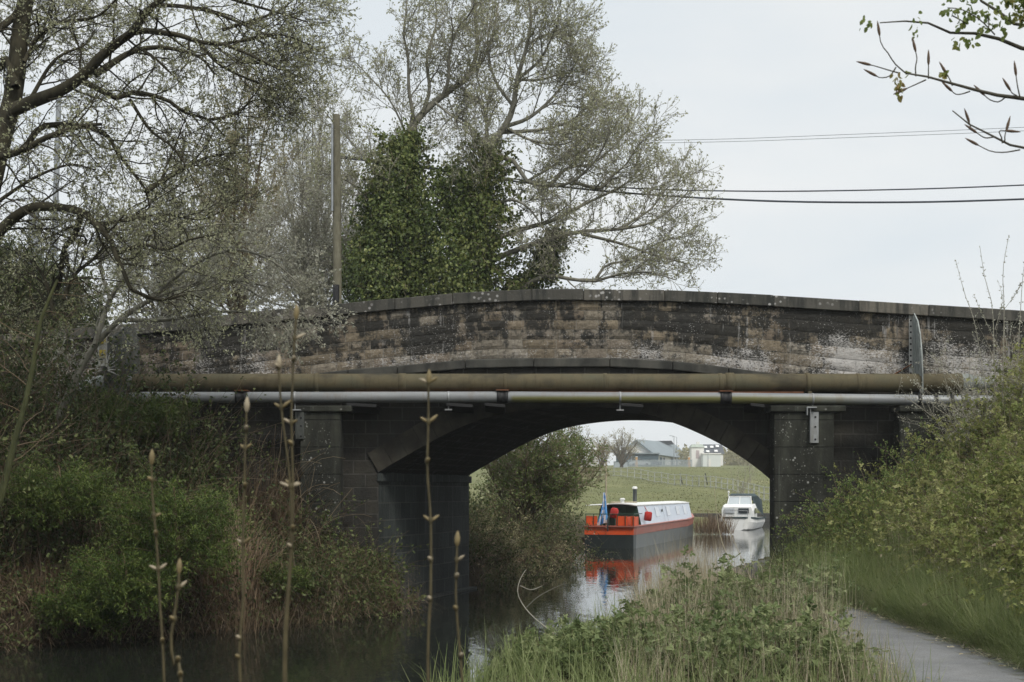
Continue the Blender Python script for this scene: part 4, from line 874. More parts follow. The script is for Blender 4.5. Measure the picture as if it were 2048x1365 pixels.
# ------------------------------------------------------------------ pole and wires
pb_ = P(676, 700, 36.3); pt_ = P(672.5, 230, 36.3)
t = thing('telegraph_pole', 'weathered wooden telegraph pole standing behind the parapet', 'pole', pb_)
m = MB(); m.tube([[0, 0, -2], [(pt_-pb_)[0]*.5, 0, (pt_-pb_)[2]*.5], pt_-pb_], [.118, .108, .098], 12); m.build('shaft', M_pole, t)
m = MB(); q = P(675.5, 605, 36.3)-pb_; m.tube([q+[-.03, -.10, 0], q+[-.03, -.10, .43]], .085, 10); m.build('cable_guard', M_black, t)
m = MB(); q = P(667, 330, 36.3)-pb_; m.tube([q+[-.02, -.1, -1.2], q+[-.02, -.1, 1.0]], .03, 6); m.build('conduit', M_lampgrey, t)
for (pts, Y, r, lab) in (
    ([(672, 262), (985, 278), (1340, 284), (1650, 271), (2048, 256), (2600, 225)], 64, .010, 'upper thin wire of the faint high pair'),
    ([(672, 268), (985, 285), (1340, 288.5), (1650, 277.5), (2048, 263), (2600, 234)], 64.5, .010, 'lower thin wire of the faint high pair'),
    ([(676, 300), (830, 335), (985, 356), (1180, 375), (1400, 384), (1700, 383), (2048, 372), (2600, 340)], 39.6, .02, 'upper dark cable crossing the ivy tree at mid height'),
    ([(676, 305), (830, 335), (985, 360), (1180, 382), (1400, 399), (1700, 408), (2048, 400.5), (2600, 370)], 39.4, .028, 'lowest and thickest dark cable crossing the ivy tree')):
    a = A(pts, float); px = np.linspace(a[0, 0], a[-1, 0], 40); py = np.interp(px, a[:, 0], a[:, 1]); py = np.convolve(np.pad(py, 4, mode='edge'), np.ones(9)/9, 'valid')
    m = MB(); m.tube([P(x, y, Y) for x, y in zip(px, py)], r, 6); tag_mesh(m, 'overhead_wire', M_wire, lab, 'wire', 'overhead wires from the telegraph pole')
for px0, px1, pyt, Y, r, lab in ((118, 104, 190, 34, .075, 'tall grey lamp post seen through the big tree on the left'), (68, 68, 425, 33, .15, 'short stout grey post behind the big tree on the left')):
    a = P(px0, pyt, Y); b = P(px1, 640, Y); t = thing('grey_post', lab, 'post', b)
    m = MB(); m.tube([[0, 0, -2.0], (a-b)*.5, a-b], [r, r*.95, r*.8], 10); m.build('column', M_lampgrey, t)
    m = MB(); m.lathe(a-b, (0, 0, 1), [(0, r*.9), (.05, r), (.12, r*.4)], 10); m.build('cap', M_lampgrey, t)

# ------------------------------------------------------------------ plants: generators
def resample(pts, n):
    p = np.asarray(pts, float); q = np.vstack([2*p[0]-p[1], p, 2*p[-1]-p[-2]]); o = []
    for i in range(1, len(q)-2):
        a, b, c, d = q[i-1], q[i], q[i+1], q[i+2]
        for u in np.linspace(0, 1, 8, endpoint=False):
            o.append(.5*((2*b)+(-a+c)*u+(2*a-5*b+4*c-d)*u*u+(-a+3*b-3*c+d)*u**3))
    o.append(p[-1]); o = A(o); s = np.concatenate([[0], np.cumsum(np.linalg.norm(np.diff(o, axis=0), axis=1))])
    t = np.linspace(0, s[-1], n); return np.stack([np.interp(t, s, o[:, k]) for k in range(3)], -1)
def limbs_from_px(defs, Y, n=14):
    """defs: (pixel polyline, r0, r1, depth change along the limb)"""
    P_, R_ = [], []
    for px, r0, r1, dy in defs:
        k = len(px); pts = [P(x, y, Y+dy*(i/(k-1))) for i, (x, y) in enumerate(px)]
        P_.append(resample(pts, n)); R_.append(np.linspace(r0, r1, n))
    return A(P_), A(R_)
def at(pts, rad, par, t):
    n = pts.shape[1]; f = t*(n-1); i = np.minimum(f.astype(int), n-2); u = (f-i)[:, None]
    p = pts[par, i]*(1-u)+pts[par, i+1]*u; T = nrm(pts[par, i+1]-pts[par, i]); r = rad[par, i]*(1-u[:, 0])+rad[par, i+1]*u[:, 0]
    return p, T, r
def grow(pts, rad, nc, ln, ang=(30, 65), t0=.15, m=6, wig=.25, trop=.08, rf=.6, rmax=1., flat=1., tip=.35):
    N = len(pts); par = np.repeat(np.arange(N), nc); K = len(par)
    t = t0+(1-t0)*((np.tile(np.arange(nc), N)+rng.uniform(0, 1, K))/nc); p, T, r = at(pts, rad, par, np.clip(t, 0, .995))
    a = np.radians(rng.uniform(*ang, K))[:, None]; q = rng.normal(size=(K, 3)); q[:, 1] *= flat; q = nrm(q-T*(q*T).sum(-1, keepdims=True))
    d = T*np.cos(a)+q*np.sin(a); L_ = rng.uniform(*ln, K)*(1.15-.55*t); out_ = [p]
    for _ in range(m-1):
        d = nrm(d+wig*rng.normal(size=(K, 3))*.5+A([0, 0, trop])); p = p+d*(L_/(m-1))[:, None]; out_.append(p)
    r0 = np.minimum(r*rf, rmax); return np.stack(out_, 1), r0[:, None]*np.linspace(1, tip, m)[None]
def leaf_tips(m, pts, nper, size, tmpl, mi, spread):
    leaf_on(m, pts, nper, size, tmpl, mi, spread, .55)
def leaf_on(m, pts, nper, size, tmpl, mi=0, spread=.03, t0=.2, up=.6, rnd=None):
    N = len(pts); par = np.repeat(np.arange(N), nper); K = len(par); t = rng.uniform(t0, 1, K)
    p, T, _ = at(pts, np.zeros(pts.shape[:2]), par, np.clip(t, 0, .995)); d = nrm(T*.6+rv(K)); z = nrm(rv(K)+A([0, 0, up]))
    r = rng.uniform(0, 1, K) if rnd is None else np.clip(rnd[par]+rng.normal(0, .18, K), 0, 1)
    m.leaves(p+rv(K)*spread, d, z, rng.uniform(size[0], size[1], K), tmpl, mi, r)

def make_tree(name, label, cat, base, limbs, Y, l1, l2, l3, leaves, barkm, twigm, leafm, group=None, tmpl=T_DIA, k=7, extra=None, flat=1.0, tw=(.003, .0024)):
    """limbs drawn as polylines, then three generations of branches, leaves on the finest"""
    t = thing(name, label, cat, base, 0, group); inv = Matrix.Translation(-Vector(base))
    def put(m, nm, mats, par=t):
        o = m.build(nm, mats, par); o.matrix_parent_inverse = inv if par is t else inv; return o
    LP, LR = limbs
    m = MB(); m.tubes(LP, LR, k, 0)
    B1, R1_ = grow(LP, LR, **l1); m.tubes(B1, R1_, 5, 0)
    put(m, 'trunk', barkm)
    B2, R2_ = grow(B1, R1_, **l2)
    B3, R3_ = grow(B2, np.maximum(R2_, .002), **l3)
    c = MB(); c.tubes(B2, np.maximum(R2_, tw[0]), 3, 0); c.tubes(B3, np.maximum(R3_, tw[1]), 3, 0)
    for (src, nper, size, sp, mi) in leaves:
        leaf_tips(c, {2: B2, 3: B3, 1: B1}[src], nper, size, tmpl, mi, sp)
    put(c, 'crown', [twigm]+(leafm if isinstance(leafm, list) else [leafm]))
    return t, put, (LP, LR, B1, B2, B3)

def canes(starts, az, el, L_, droop, m=8, wig=.12):
    K = len(starts); d = np.stack([np.cos(az)*np.cos(el), np.sin(az)*np.cos(el), np.sin(el)], -1); p = starts.copy(); out_ = [p.copy()]
    for i in range(m-1):
        p = p+d*(L_/(m-1))[:, None]; out_.append(p.copy()); d = nrm(d+A([0, 0, -1.])*np.broadcast_to(droop, (K,))[:, None]+wig*rng.normal(size=(K, 3)))
    return np.stack(out_, 1)
def in_region(n, xlo, xhi, ylo, yhi, test):
    xs, ys = [], []
    while sum(map(len, xs)) < n:
        x = rng.uniform(xlo, xhi, n*2); y = rng.uniform(ylo, yhi, n*2); k = test(x, y); xs.append(x[k]); ys.append(y[k])
    return np.concatenate(xs)[:n], np.concatenate(ys)[:n]
def xl_(y): return np.interp(y, YL, XL)
def xr__(y): return np.interp(y, YR, XR)
def xp_(y): return np.interp(y, YP, XP)

def thicket(m_stem, m_leaf, x, y, L_, el, droop, nleaf, size, tmpl, stem_r=.006, mi_s=0, mi_l=0, spread=.03, clump=1.2, z0=0., up=.8, m=8, az=None, seed=21):
    K = len(x); z = hterrain(x, y)+z0; az = rng.uniform(0, 2*pi, K) if az is None else az
    el = np.radians(rng.uniform(*el, K)); LL = rng.uniform(*L_, K)*(.6+.8*fbm(x, y, clump, seed))
    C = canes(np.stack([x, y, z], -1), az, el, LL, rng.uniform(*droop, K), m)
    m_stem.tubes(C, stem_r*np.linspace(1.1, .4, m)[None]*np.ones((K, 1)), 3, mi_s, rng.uniform(0, 1, K))
    tone = np.clip(.5+1.8*(fbm(x, y, clump*.8, seed+5)-.5)+rng.normal(0, .15, K), 0, 1)
    leaf_on(m_leaf, C, nleaf, size, tmpl, mi_l, spread, .1, up, tone)
    return C
def bush(name, label, cat, cx, cy, rad, ncane, L_, el, droop, nleaf, size, tmpl, stemm, leafm, group=None, stem_r=.006, spread=.04, z0=0, up=.8, twigs=0, aniso=(1, 1), seed=21, zbase=None):
    z = float(hterrain(cx, cy)) if zbase is None else zbase; t = thing(name, label, cat, (cx, cy, z), 0, group); inv = Matrix.Translation((-cx, -cy, -z))
    r = rad*np.sqrt(rng.uniform(0, 1, ncane)); a = rng.uniform(0, 2*pi, ncane); x = cx+r*np.cos(a)*aniso[0]; y = cy+r*np.sin(a)*aniso[1]
    ms, ml = MB(), MB()
    C = thicket(ms, ml, x, y, L_, el, droop, nleaf, size, tmpl, stem_r, spread=spread, z0=z0, up=up, seed=seed, clump=rad*.8, az=a+rng.normal(0, .9, ncane))
    if twigs:
        T2, R2_ = grow(C, np.full(C.shape[:2], stem_r*.7), twigs, (L_[0]*.2, L_[1]*.4), (25, 60), .2, 5, .3, .05, .8)
        ms.tubes(T2, np.maximum(R2_, .0016), 3, 0, rng.uniform(0, 1, len(T2))); leaf_on(ml, T2, max(2, nleaf//2), size, tmpl, 0, spread, .1, up)
    for m, nm, mt in ((ms, 'stems', stemm), (ml, 'foliage', leafm)):
        if m.f: o = m.build(nm, mt, t); o.matrix_parent_inverse = inv
    return t

# ------------------------------------------------------------------ the ivy tree behind the bridge
YI = 38.0
D = lambda *a: a
ivl = [
 D([(800, 700), (800, 560), (806, 430), (815, 320), (826, 250)], .17, .12, 0),
 D([(826, 250), (854, 218), (882, 195), (918, 168), (936, 154), (955, 100), (950, 30), (955, -40)], .10, .03, 1.2),
 D([(823, 254), (827, 236), (818, 182), (816, 114), (807, 68), (813, 14), (806, -40)], .055, .015, -.6),
 D([(845, 226), (859, 182), (854, 114), (873, 45), (868, -20)], .055, .016, .8),
 D([(885, 193), (897, 160), (898, 114), (914, 59), (945, 20), (960, -40)], .05, .015, -1.2),
 D([(918, 168), (960, 130), (985, 70), (1000, -10)], .05, .015, 1.5),
 D([(965, 700), (968, 560), (972, 420), (975, 300)], .17, .12, 0),
 D([(975, 300), (1009, 254), (1027, 214), (1034, 160), (1054, 91), (1062, 30), (1050, -40)], .10, .02, -1.0),
 D([(973, 290), (973, 240), (965, 210), (954, 195), (925, 190)], .06, .02, .6),
 D([(1009, 254), (1060, 235), (1110, 190), (1150, 130), (1165, 90)], .06, .012, 1.5),
 D([(1034, 160), (1080, 120), (1110, 60), (1120, 30)], .05, .012, -1.2),
 D([(1000, 265), (1080, 260), (1150, 240), (1190, 210), (1210, 195)], .06, .012, .4),
 D([(980, 310), (1027, 323), (1054, 363), (1100, 372), (1145, 364), (1186, 327), (1209, 291), (1225, 240)], .07, .014, -1.6),
 D([(1100, 372), (1136, 336), (1186, 327), (1240, 280), (1265, 240)], .05, .012, 1.4),
 D([(1145, 364), (1200, 377), (1223, 354), (1254, 327), (1270, 300), (1290, 275)], .055, .012, -.4),
 D([(985, 480), (1040, 460), (1110, 440), (1168, 409), (1220, 385), (1280, 350), (1290, 335)], .075, .014, 2.0),
 D([(985, 520), (1060, 490), (1122, 473), (1163, 463), (1236, 459), (1304, 445), (1345, 415), (1380, 380)], .085, .014, -.8),
 D([(1163, 468), (1236, 486), (1304, 509), (1350, 522), (1385, 530)], .05, .012, 1.2),
 D([(1020, 600), (1081, 554), (1145, 559), (1190, 563), (1240, 548), (1300, 545), (1350, 560)], .07, .014, -1.6),
 D([(1190, 563), (1213, 531), (1259, 520), (1320, 485), (1385, 470)], .04, .012, 1.0),
 D([(1236, 459), (1300, 420), (1330, 380), (1362, 362)], .04, .01, .8),
 D([(826, 300), (782, 205), (735, 150), (712, 125)], .035, .010, .8),
 D([(806, 420), (740, 330), (690, 270), (650, 225)], .05, .012, 2.0),
 D([(803, 480), (740, 400), (690, 360), (640, 345)], .05, .012, -.8),
 D([(972, 420), (1020, 400), (1060, 420), (1100, 480)], .05, .012, -1.0),
 D([(870, 205), (900, 230), (940, 260), (950, 300)], .035, .010, -.9),
 D([(975, 300), (940, 250), (905, 235), (880, 260)], .035, .010, 1.0), D([(1027, 214), (990, 160), (975, 90), (985, 20)], .05, .012, 1.1),
 D([(1009, 254), (1060, 280), (1120, 290), (1170, 270)], .045, .012, -1.0), D([(1036, 160), (1080, 160), (1120, 150), (1175, 160)], .04, .010, 1.0),
 D([(1054, 91), (1090, 70), (1130, 80), (1160, 110)], .03, .010, .8), D([(1054, 363), (1110, 330), (1140, 300), (1180, 280)], .04, .010, 1.2)]
ivb = P(860, 640, YI)
it, iput, ig = make_tree('ivy_clad_tree', 'broad grey tree with two ivy smothered trunks rising behind the parapet', 'tree', ivb,
    limbs_from_px(ivl, YI), YI, dict(nc=11, ln=(.6, 1.6), ang=(22, 60), t0=.18, m=7, wig=.3, trop=.06, rf=.45, rmax=.024),
    dict(nc=8, ln=(.4, 1.0), ang=(25, 65), t0=.15, m=5, wig=.32, trop=.06, rf=.6, rmax=.012), dict(nc=5, ln=(.2, .48), ang=(22, 55), t0=.2, m=4, wig=.3, trop=.10, rf=.7, rmax=.006),
    [(3, 3, (.05, .09), .045, 1), (2, 2, (.05, .085), .04, 1)], M_barkgrey, M_twiggrey, M_budleaf, tw=(.0065, .0045))
m = MB()
def ivy_col(n, pts, rads, Y, seed):
    pts = A([P(x, y, Y) for x, y in pts]); k = rng.integers(0, len(pts)-1, n); w = A(rads)[:-1]+A(rads)[1:]; lenw = np.linalg.norm(np.diff(pts, axis=0), axis=1)*w; k = rng.choice(len(pts)-1, n, p=lenw/lenw.sum()); u = rng.uniform(0, 1, n)
    c = pts[k]*(1-u[:, None])+pts[k+1]*u[:, None]; r = A(rads)[k]*(1-u)+A(rads)[k+1]*u; a = rng.uniform(0, 2*pi, n)
    lump = .15+1.65*fbm(a*1.1+seed*9, c[:, 2], .5, seed)**1.2; rr = r*lump*np.power(rng.uniform(.3, 1, n), .35)
    o = np.stack([np.cos(a), np.sin(a), rng.normal(0, .25, n)], -1); p = c+o*rr[:, None]+(.05+.16*(rng.uniform(0, 1, n) < .3))[:, None]*rng.normal(size=(n, 3))
    tone = np.clip(.52+rng.normal(0, .27, n)+.9*(fbm(p[:, 0]+p[:, 1], p[:, 2], .7, seed+40)-.5)+.12*((c[:, 2]-8)/4), 0, 1)
    m.leaves(p, nrm(A([0, 0, -.7])+.8*rv(n)), nrm(o+.7*rv(n)), rng.uniform(.045, .105, n), T_IVY, 0, tone)
ivy_col(42000, [(775, 640), (775, 520), (780, 440), (800, 350), (812, 290), (824, 265)], [1.0, 1.0, .85, .6, .42, .12], YI, 1)
ivy_col(17000, [(900, 640), (900, 520), (905, 420), (905, 355), (900, 335)], [1.15, 1.1, .95, .6, .2], YI-.2, 2)
ivy_col(11000, [(950, 640), (955, 500), (968, 400), (975, 320), (978, 285)], [.75, .7, .5, .42, .14], YI, 3)
ivy_col(4200, [(1085, 560), (1095, 500), (1115, 460)], [.35, .42, .2], YI+.3, 4)
ivy_col(3600, [(1030, 620), (1040, 570), (1060, 545)], [.7, .45, .2], YI+.3, 6)
iput(m, 'ivy', M_ivy)
# trailing and climbing ivy shoots that break the outline
K = 620; cxp = rng.choice([775, 785, 800, 830, 900, 950, 968, 975, 980], K); pyp = np.where(cxp > 940, rng.uniform(285, 620, K), np.where(cxp > 850, rng.uniform(345, 620, K), rng.uniform(270, 620, K)))
rad_ = np.interp(pyp, [265, 340, 440, 620], [.12, .45, .75, .95]); a = rng.uniform(0, 2*pi, K); s0 = A([P(x, y, YI) for x, y in zip(cxp, pyp)])+np.stack([np.cos(a), np.sin(a), 0*a], -1)*rad_[:, None]*.8
C = canes(s0, a+rng.normal(0, .4, K), rng.uniform(-.6, 1.2, K), rng.uniform(.3, .95, K), rng.uniform(-.05, .3, K), 7, .25); m = MB(); m.tubes(C, .006, 3, 0); leaf_on(m, C, 16, (.05, .11), T_IVY, 1, .05, .05, .3, np.clip(rng.normal(.6, .2, K), 0, 1)); iput(m, 'ivy_shoots', [M_twigbrown, M_ivy])

# ------------------------------------------------------------------ the dark spreading tree on the left bank
YT = 19.0
lim = [
 D([(-70, 900), (-62, 700), (-48, 520), (-25, 400), (0, 290), (20, 219), (31, 170), (36, 103), (45, 34), (58, -30), (70, -80)], .19, .10, .4),
 D([(22, 222), (68, 202), (113, 185), (150, 164), (175, 143), (205, 110), (240, 82), (270, 60), (286, 32), (312, 8), (350, -20)], .095, .035, -1.0),
 D([(190, 150), (226, 126), (260, 106), (300, 96), (345, 98), (400, 115), (430, 150)], .05, .014, .9),
 D([(262, 66), (291, 62), (318, 65), (363, 72), (400, 85), (445, 89), (500, 110), (560, 140)], .045, .012, -1.2),
 D([(161, 160), (205, 183), (236, 197), (263, 185), (308, 192), (342, 205), (370, 226), (417, 240), (450, 275)], .045, .012, .7),
 D([(-60, 330), (0, 315), (51, 298), (96, 274), (164, 253), (202, 249)], .06, .02, -.8),
 D([(51, 296), (79, 257), (113, 250), (164, 253), (212, 270), (236, 308), (263, 342), (291, 380), (300, 420)], .045, .014, .5),
 D([(-50, 520), (0, 462), (34, 431), (68, 414), (120, 416), (164, 424), (190, 448), (221, 480), (230, 508), (243, 535), (262, 580)], .085, .022, -.7),
 D([(291, 383), (320, 365), (342, 352), (376, 332), (417, 315), (470, 306)], .04, .012, 1.0),
 D([(31, 175), (14, 120), (0, 137), (-30, 150)], .06, .03, .8),
 D([(-40, 85), (14, 45), (34, 24), (60, -30)], .06, .03, .5),
 D([(60, 95), (85, 65), (120, 45), (160, 40), (200, 30), (240, -10)], .03, .012, -.6),
 D([(48, 125), (70, 85), (95, 60), (105, 20)], .03, .014, .6),
 D([(310, 10), (380, 15), (440, 30), (510, 60), (580, 90), (615, 110)], .03, .010, .9),
 D([(350, -20), (430, -10), (500, 10), (570, 30), (615, 45)], .03, .010, -.6),
 D([(400, 88), (440, 130), (500, 160), (560, 180)], .025, .009, .6),
 D([(164, 424), (150, 470), (128, 500), (120, 560), (100, 620)], .045, .02, .5),
 D([(230, 508), (290, 490), (330, 500), (380, 480), (430, 470)], .03, .010, -.8),
 D([(126, 600), (150, 550), (185, 520), (215, 490)], .03, .018, .3),
 D([(110, 640), (90, 560), (60, 520), (30, 505)], .03, .014, .3),
 D([(262, 580), (320, 600), (380, 590), (430, 610)], .025, .008, .3),
 D([(445, 60), (510, 40), (560, 20), (600, -10)], .022, .008, .7),
 D([(430, 90), (500, 80), (560, 70), (620, 90)], .022, .008, -.5),
 D([(480, 125), (540, 130), (590, 150), (610, 160)], .02, .007, .5),
 D([(417, 240), (470, 230), (510, 200), (560, 210)], .02, .007, .5),
 D([(260, 200), (300, 260), (350, 300), (400, 380)], .025, .008, -.5),
 D([(190, 450), (260, 440), (330, 430), (400, 440), (450, 420)], .028, .009, .6),
 D([(60, 200), (110, 120), (170, 90), (190, 60)], .03, .010, .8),
 D([(-40, 430), (30, 380), (80, 350), (140, 330), (190, 340)], .03, .010, -.6)]
make_tree('spreading_tree', 'dark limbed tree arching over the left bank with tiny sparse leaves', 'tree', P(-62, 700, YT),
    limbs_from_px(lim, YT, 18), YT, dict(nc=12, ln=(.5, 1.35), ang=(25, 68), t0=.12, m=7, wig=.36, trop=.0, rf=.5, rmax=.016),
    dict(nc=7, ln=(.28, .7), ang=(25, 65), t0=.15, m=5, wig=.38, trop=-.02, rf=.6, rmax=.006), dict(nc=4, ln=(.12, .30), ang=(25, 60), t0=.2, m=4, wig=.3, trop=.03, rf=.7, rmax=.004),
    [(3, 4, (.028, .052), .02, 1), (2, 3, (.028, .05), .02, 1)], M_barkdark, M_twigdark, M_budleaf, k=9)

# ------------------------------------------------------------------ pale leafed willow hanging in front of the left parapet
YW = 21.8
wl = [
 D([(90, 900), (150, 760), (190, 690), (240, 640), (300, 600), (380, 570), (470, 560), (540, 575)], .07, .014, .4),
 D([(190, 690), (220, 600), (270, 530), (340, 480), (420, 450), (500, 450)], .045, .012, .8),
 D([(240, 640), (330, 640), (420, 625), (500, 625), (560, 640)], .04, .010, -.5),
 D([(300, 600), (370, 540), (460, 500), (540, 520), (600, 570)], .035, .010, -.6),
 D([(220, 600), (200, 520), (230, 460), (300, 420)], .03, .010, .6),
 D([(470, 560), (530, 600), (590, 620), (620, 640)], .02, .008, -.3)]
make_tree('pale_willow', 'pale grey leaved willow drooping across the left end of the parapet', 'tree', P(90, 900, YW),
    limbs_from_px(wl, YW), YW, dict(nc=12, ln=(.4, 1.1), ang=(25, 75), t0=.2, m=7, wig=.38, trop=-.05, rf=.5, rmax=.014),
    dict(nc=7, ln=(.25, .6), ang=(25, 65), t0=.15, m=5, wig=.4, trop=-.05, rf=.6, rmax=.006), dict(nc=3, ln=(.10, .28), ang=(25, 65), t0=.2, m=4, wig=.3, trop=0, rf=.7, rmax=.004),
    [(3, 4, (.038, .068), .025, 1), (2, 3, (.038, .065), .02, 1)], M_barkgrey, M_twiggrey, M_paleleaf, tw=(.0035, .003))
# leaning slim trunk in the shade at far left
t = thing('leaning_sapling', 'slim moss green trunk leaning in the shade of the left bank', 'tree', P(0, 1010, 17.8)); b_ = A(t.location)
sp = limbs_from_px([D([(-30, 1080), (0, 1000), (30, 880), (52, 800), (68, 720), (82, 640), (115, 560)], .055, .02, .5)], 17.8)
m = MB(); m.tubes(sp[0]-b_, sp[1], 8); m.build('trunk', bark('mossy_bark', (.03, .034, .016), (.075, .08, .036)), t)
c1, cr = grow(sp[0]-b_, sp[1], 14, (.5, 1.4), (40, 80), .2, 7, .3, .03, .35, .008); m = MB(); m.tubes(c1, cr, 3, 0)
c2, cr2 = grow(c1, cr, 6, (.2, .5), (30, 60), .2, 5, .3, 0, .6, .004); m.tubes(c2, np.maximum(cr2, .002), 3, 0); leaf_on(m, c2, 5, (.03, .055), T_DIA, 1); m.build('crown', [M_cane, M_undergrowth], t)

# ------------------------------------------------------------------ trees behind the bridge on the left
def upright_tree(name, label, base_px, Y, tops, spreadr, bk, tw, lf, leaves, nc=(9, 7, 4), l1=(.8, 1.8), trop=.12, r=.11, group=None, lsize=1.0, l2=(.4, .9)):
    bx, by = base_px; L_ = []
    for i, (tx_, ty) in enumerate(tops):
        mid = (bx+(tx_-bx)*.35+rng.normal(0, 6), by+(ty-by)*.45); m2 = (bx+(tx_-bx)*.75+rng.normal(0, 6), by+(ty-by)*.75)
        L_.append(D([(bx+rng.normal(0, 4), by), mid, m2, (tx_, ty)], r*rng.uniform(.5, 1), .012, rng.uniform(-1.6, 1.6)))
    return make_tree(name, label, 'tree', P(bx, by, Y), limbs_from_px(L_, Y), Y, dict(nc=nc[0], ln=l1, ang=(20, 50), t0=.2, m=6, wig=.28, trop=trop, rf=.5, rmax=.03),
        dict(nc=nc[1], ln=l2, ang=(20, 55), t0=.15, m=5, wig=.3, trop=trop, rf=.6, rmax=.011), dict(nc=nc[2], ln=(.18, .45), ang=(20, 50), t0=.2, m=4, wig=.3, trop=trop, rf=.7, rmax=.006), leaves, bk, tw, lf, group, tw=(.006, .0045))
GB = 'trees crowded behind the left end of the bridge'
upright_tree('budding_tree', 'dense tapering olive brown tree behind the left parapet', (480, 700), 47, [(500, 170), (470, 210), (535, 215), (440, 300), (555, 320), (420, 390), (545, 420), (400, 470), (500, 300), (460, 420)], 1, M_barkbrown, M_twigbrown, M_brownbud, [(3, 3, (.065, .12), .05, 1), (2, 3, (.065, .12), .05, 1)], (15, 8, 4), trop=.12, group=GB)
upright_tree('grey_bare_tree', 'thin upright bare grey tree between the olive tree and telegraph pole', (610, 700), 50, [(590, 175), (620, 160), (570, 230), (650, 200), (640, 280), (560, 330), (690, 260), (600, 300), (705, 330)], 1, M_barkgrey, M_twiggrey, M_budleaf, [(3, 2, (.04, .075), .03, 1)], (13, 9, 4), trop=.14, r=.07, group=GB)
upright_tree('grey_thicket_tree', 'low wide pale grey tree around the foot of the telegraph pole', (640, 690), 43, [(560, 380), (600, 350), (640, 360), (690, 340), (720, 370), (540, 450), (530, 530), (735, 450), (650, 450), (580, 500), (700, 500)], 1, M_barkgrey, M_twiggrey, M_paleleaf, [(3, 3, (.06, .11), .05, 1), (2, 3, (.06, .10), .05, 1)], (13, 8, 4), trop=.03, r=.06, group=GB)
upright_tree('grey_green_tree', 'grey green tree behind the big dark limbs, left of the olive tree', (330, 720), 44, [(300, 420), (350, 380), (390, 400), (260, 480), (420, 480), (230, 540), (340, 500), (450, 560), (380, 560)], 1, M_barkdark, M_twiggrey, M_budleaf, [(3, 3, (.06, .11), .05, 1), (2, 3, (.06, .11), .05, 1)], (13, 8, 4), trop=.05, r=.07, group=GB)
upright_tree('shaded_tree', 'darkest green tree filling the far left edge behind the bank', (40, 760), 30, [(0, 520), (40, 560), (-40, 500), (90, 580), (130, 600), (-20, 600), (60, 640), (160, 640), (10, 640)], 1, M_barkdark, M_twigdark, M_undergrowth, [(3, 5, (.05, .09), .05, 1), (2, 5, (.05, .09), .05, 1)], (15, 9, 4), l1=(.6, 1.4), trop=.05, r=.06, group=GB, l2=(.3, .7))

# ------------------------------------------------------------------ overhanging branch at the top right: a tree standing just outside the frame
YO = 6.5
ob = [D([(3300, 1500), (3290, 900), (3250, 500), (3180, 200), (3150, -400)], .13, .08, .3),
 D([(3250, 520), (2800, 320), (2400, 250), (2048, 198), (1990, 190), (1920, 172), (1855, 154), (1812, 147)], .035, .0035, -.4),
 D([(3260, 600), (2700, 400), (2300, 330), (2048, 297), (1985, 272), (1940, 250), (1905, 222)], .03, .0028, .3),
 D([(3200, 250), (2700, 150), (2300, 130), (2048, 98), (1980, 70), (1900, 66), (1860, 48), (1835, 42), (1760, 46)], .035, .0025, -.2),
 D([(3180, 200), (2700, 80), (2300, 70), (2048, 52), (2010, 30), (1970, 10), (1940, -30)], .03, .005, .2)]
t = thing('overhanging_tree', 'near tree reaching in overhead with budding twigs and new bronze green leaves', 'tree', P(3300, 1500, YO)); b_ = A(t.location)
OP, OR = limbs_from_px(ob, YO, 30); m = MB(); m.tubes(OP-b_, OR, 7); m.build('trunk', M_twigdark, t)
tw = [[(1812, 147), (1790, 128), (1775, 105), (1763, 90), (1759, 70)], [(1800, 147), (1775, 140), (1752, 133), (1740, 130)], [(1792, 135), (1780, 152), (1762, 156), (1752, 152)], [(1832, 153), (1831, 135), (1834, 118), (1831, 102)], [(1857, 158), (1857, 140), (1857, 128)],
      [(1905, 172), (1900, 160), (1893, 148)], [(1940, 183), (1925, 188), (1912, 189), (1903, 182)], [(1852, 160), (1830, 170), (1812, 178)], [(2040, 195), (2035, 172), (2032, 150)], [(2015, 191), (1998, 204), (1980, 200), (1968, 190)], [(2005, 287), (2003, 275), (1998, 262), (2013, 262)], [(2010, 285), (2010, 272), (2013, 260)], [(1990, 274), (1970, 276), (1952, 265)],
      [(2040, 300), (2010, 305), (1982, 303), (1955, 290)], [(1942, 258), (1940, 250), (1938, 244)], [(2034, 192), (2025, 187), (2020, 180)], [(1990, 70), (1960, 40), (1925, 20), (1895, 16)], [(1905, 32), (1920, 40), (1935, 50)], [(1975, 60), (1978, 50), (1975, 30)]]
wp = [resample([P(x, y, YO-.2) for x, y in q], 8) for q in tw]; 
for q in wp: m = MB(); m.tubes(q[None]-b_, np.linspace(.0035, .0022, 8)[None], 5); m.build('twig', M_twigdark, t)
M_scale = simple('brown_bud_scale', (.10, .065, .04), .6, .25, 40)
for w in wp[:16]:
    d = nrm(w[-1]-w[-2]); m = MB(); m.lathe(w[-1]-b_-d*.005, d, [(0, .003), (.012, .0062), (.03, .0068), (.055, .004), (.068, .001)], 8); m.build('bud', M_scale, t)
m = MB()
def clus(px, py, n, r, tone, s=(.018, .036)):
    p = P(px, py, YO-.2)-b_; q = p+rv(n)*rng.uniform(0, r, n)[:, None]; m.leaves(q, nrm(A([0, 0, -.8])+rv(n)), rv(n), rng.uniform(*s, n), T_FOLD, 0, np.clip(tone+rng.normal(0, .15, n), 0, 1))
for a in ((1793, 155, 9, .03, .75), (1797, 172, 10, .03, .85), (1800, 190, 7, .03, .8), (1888, 148, 9, .03, .85), (1728, 42, 7, .035, .4), (1738, 50, 5, .03, .4), (1835, 45, 6, .04, .4), (1830, 68, 5, .03, .4), (1815, 145, 4, .02, .5)): clus(*a)
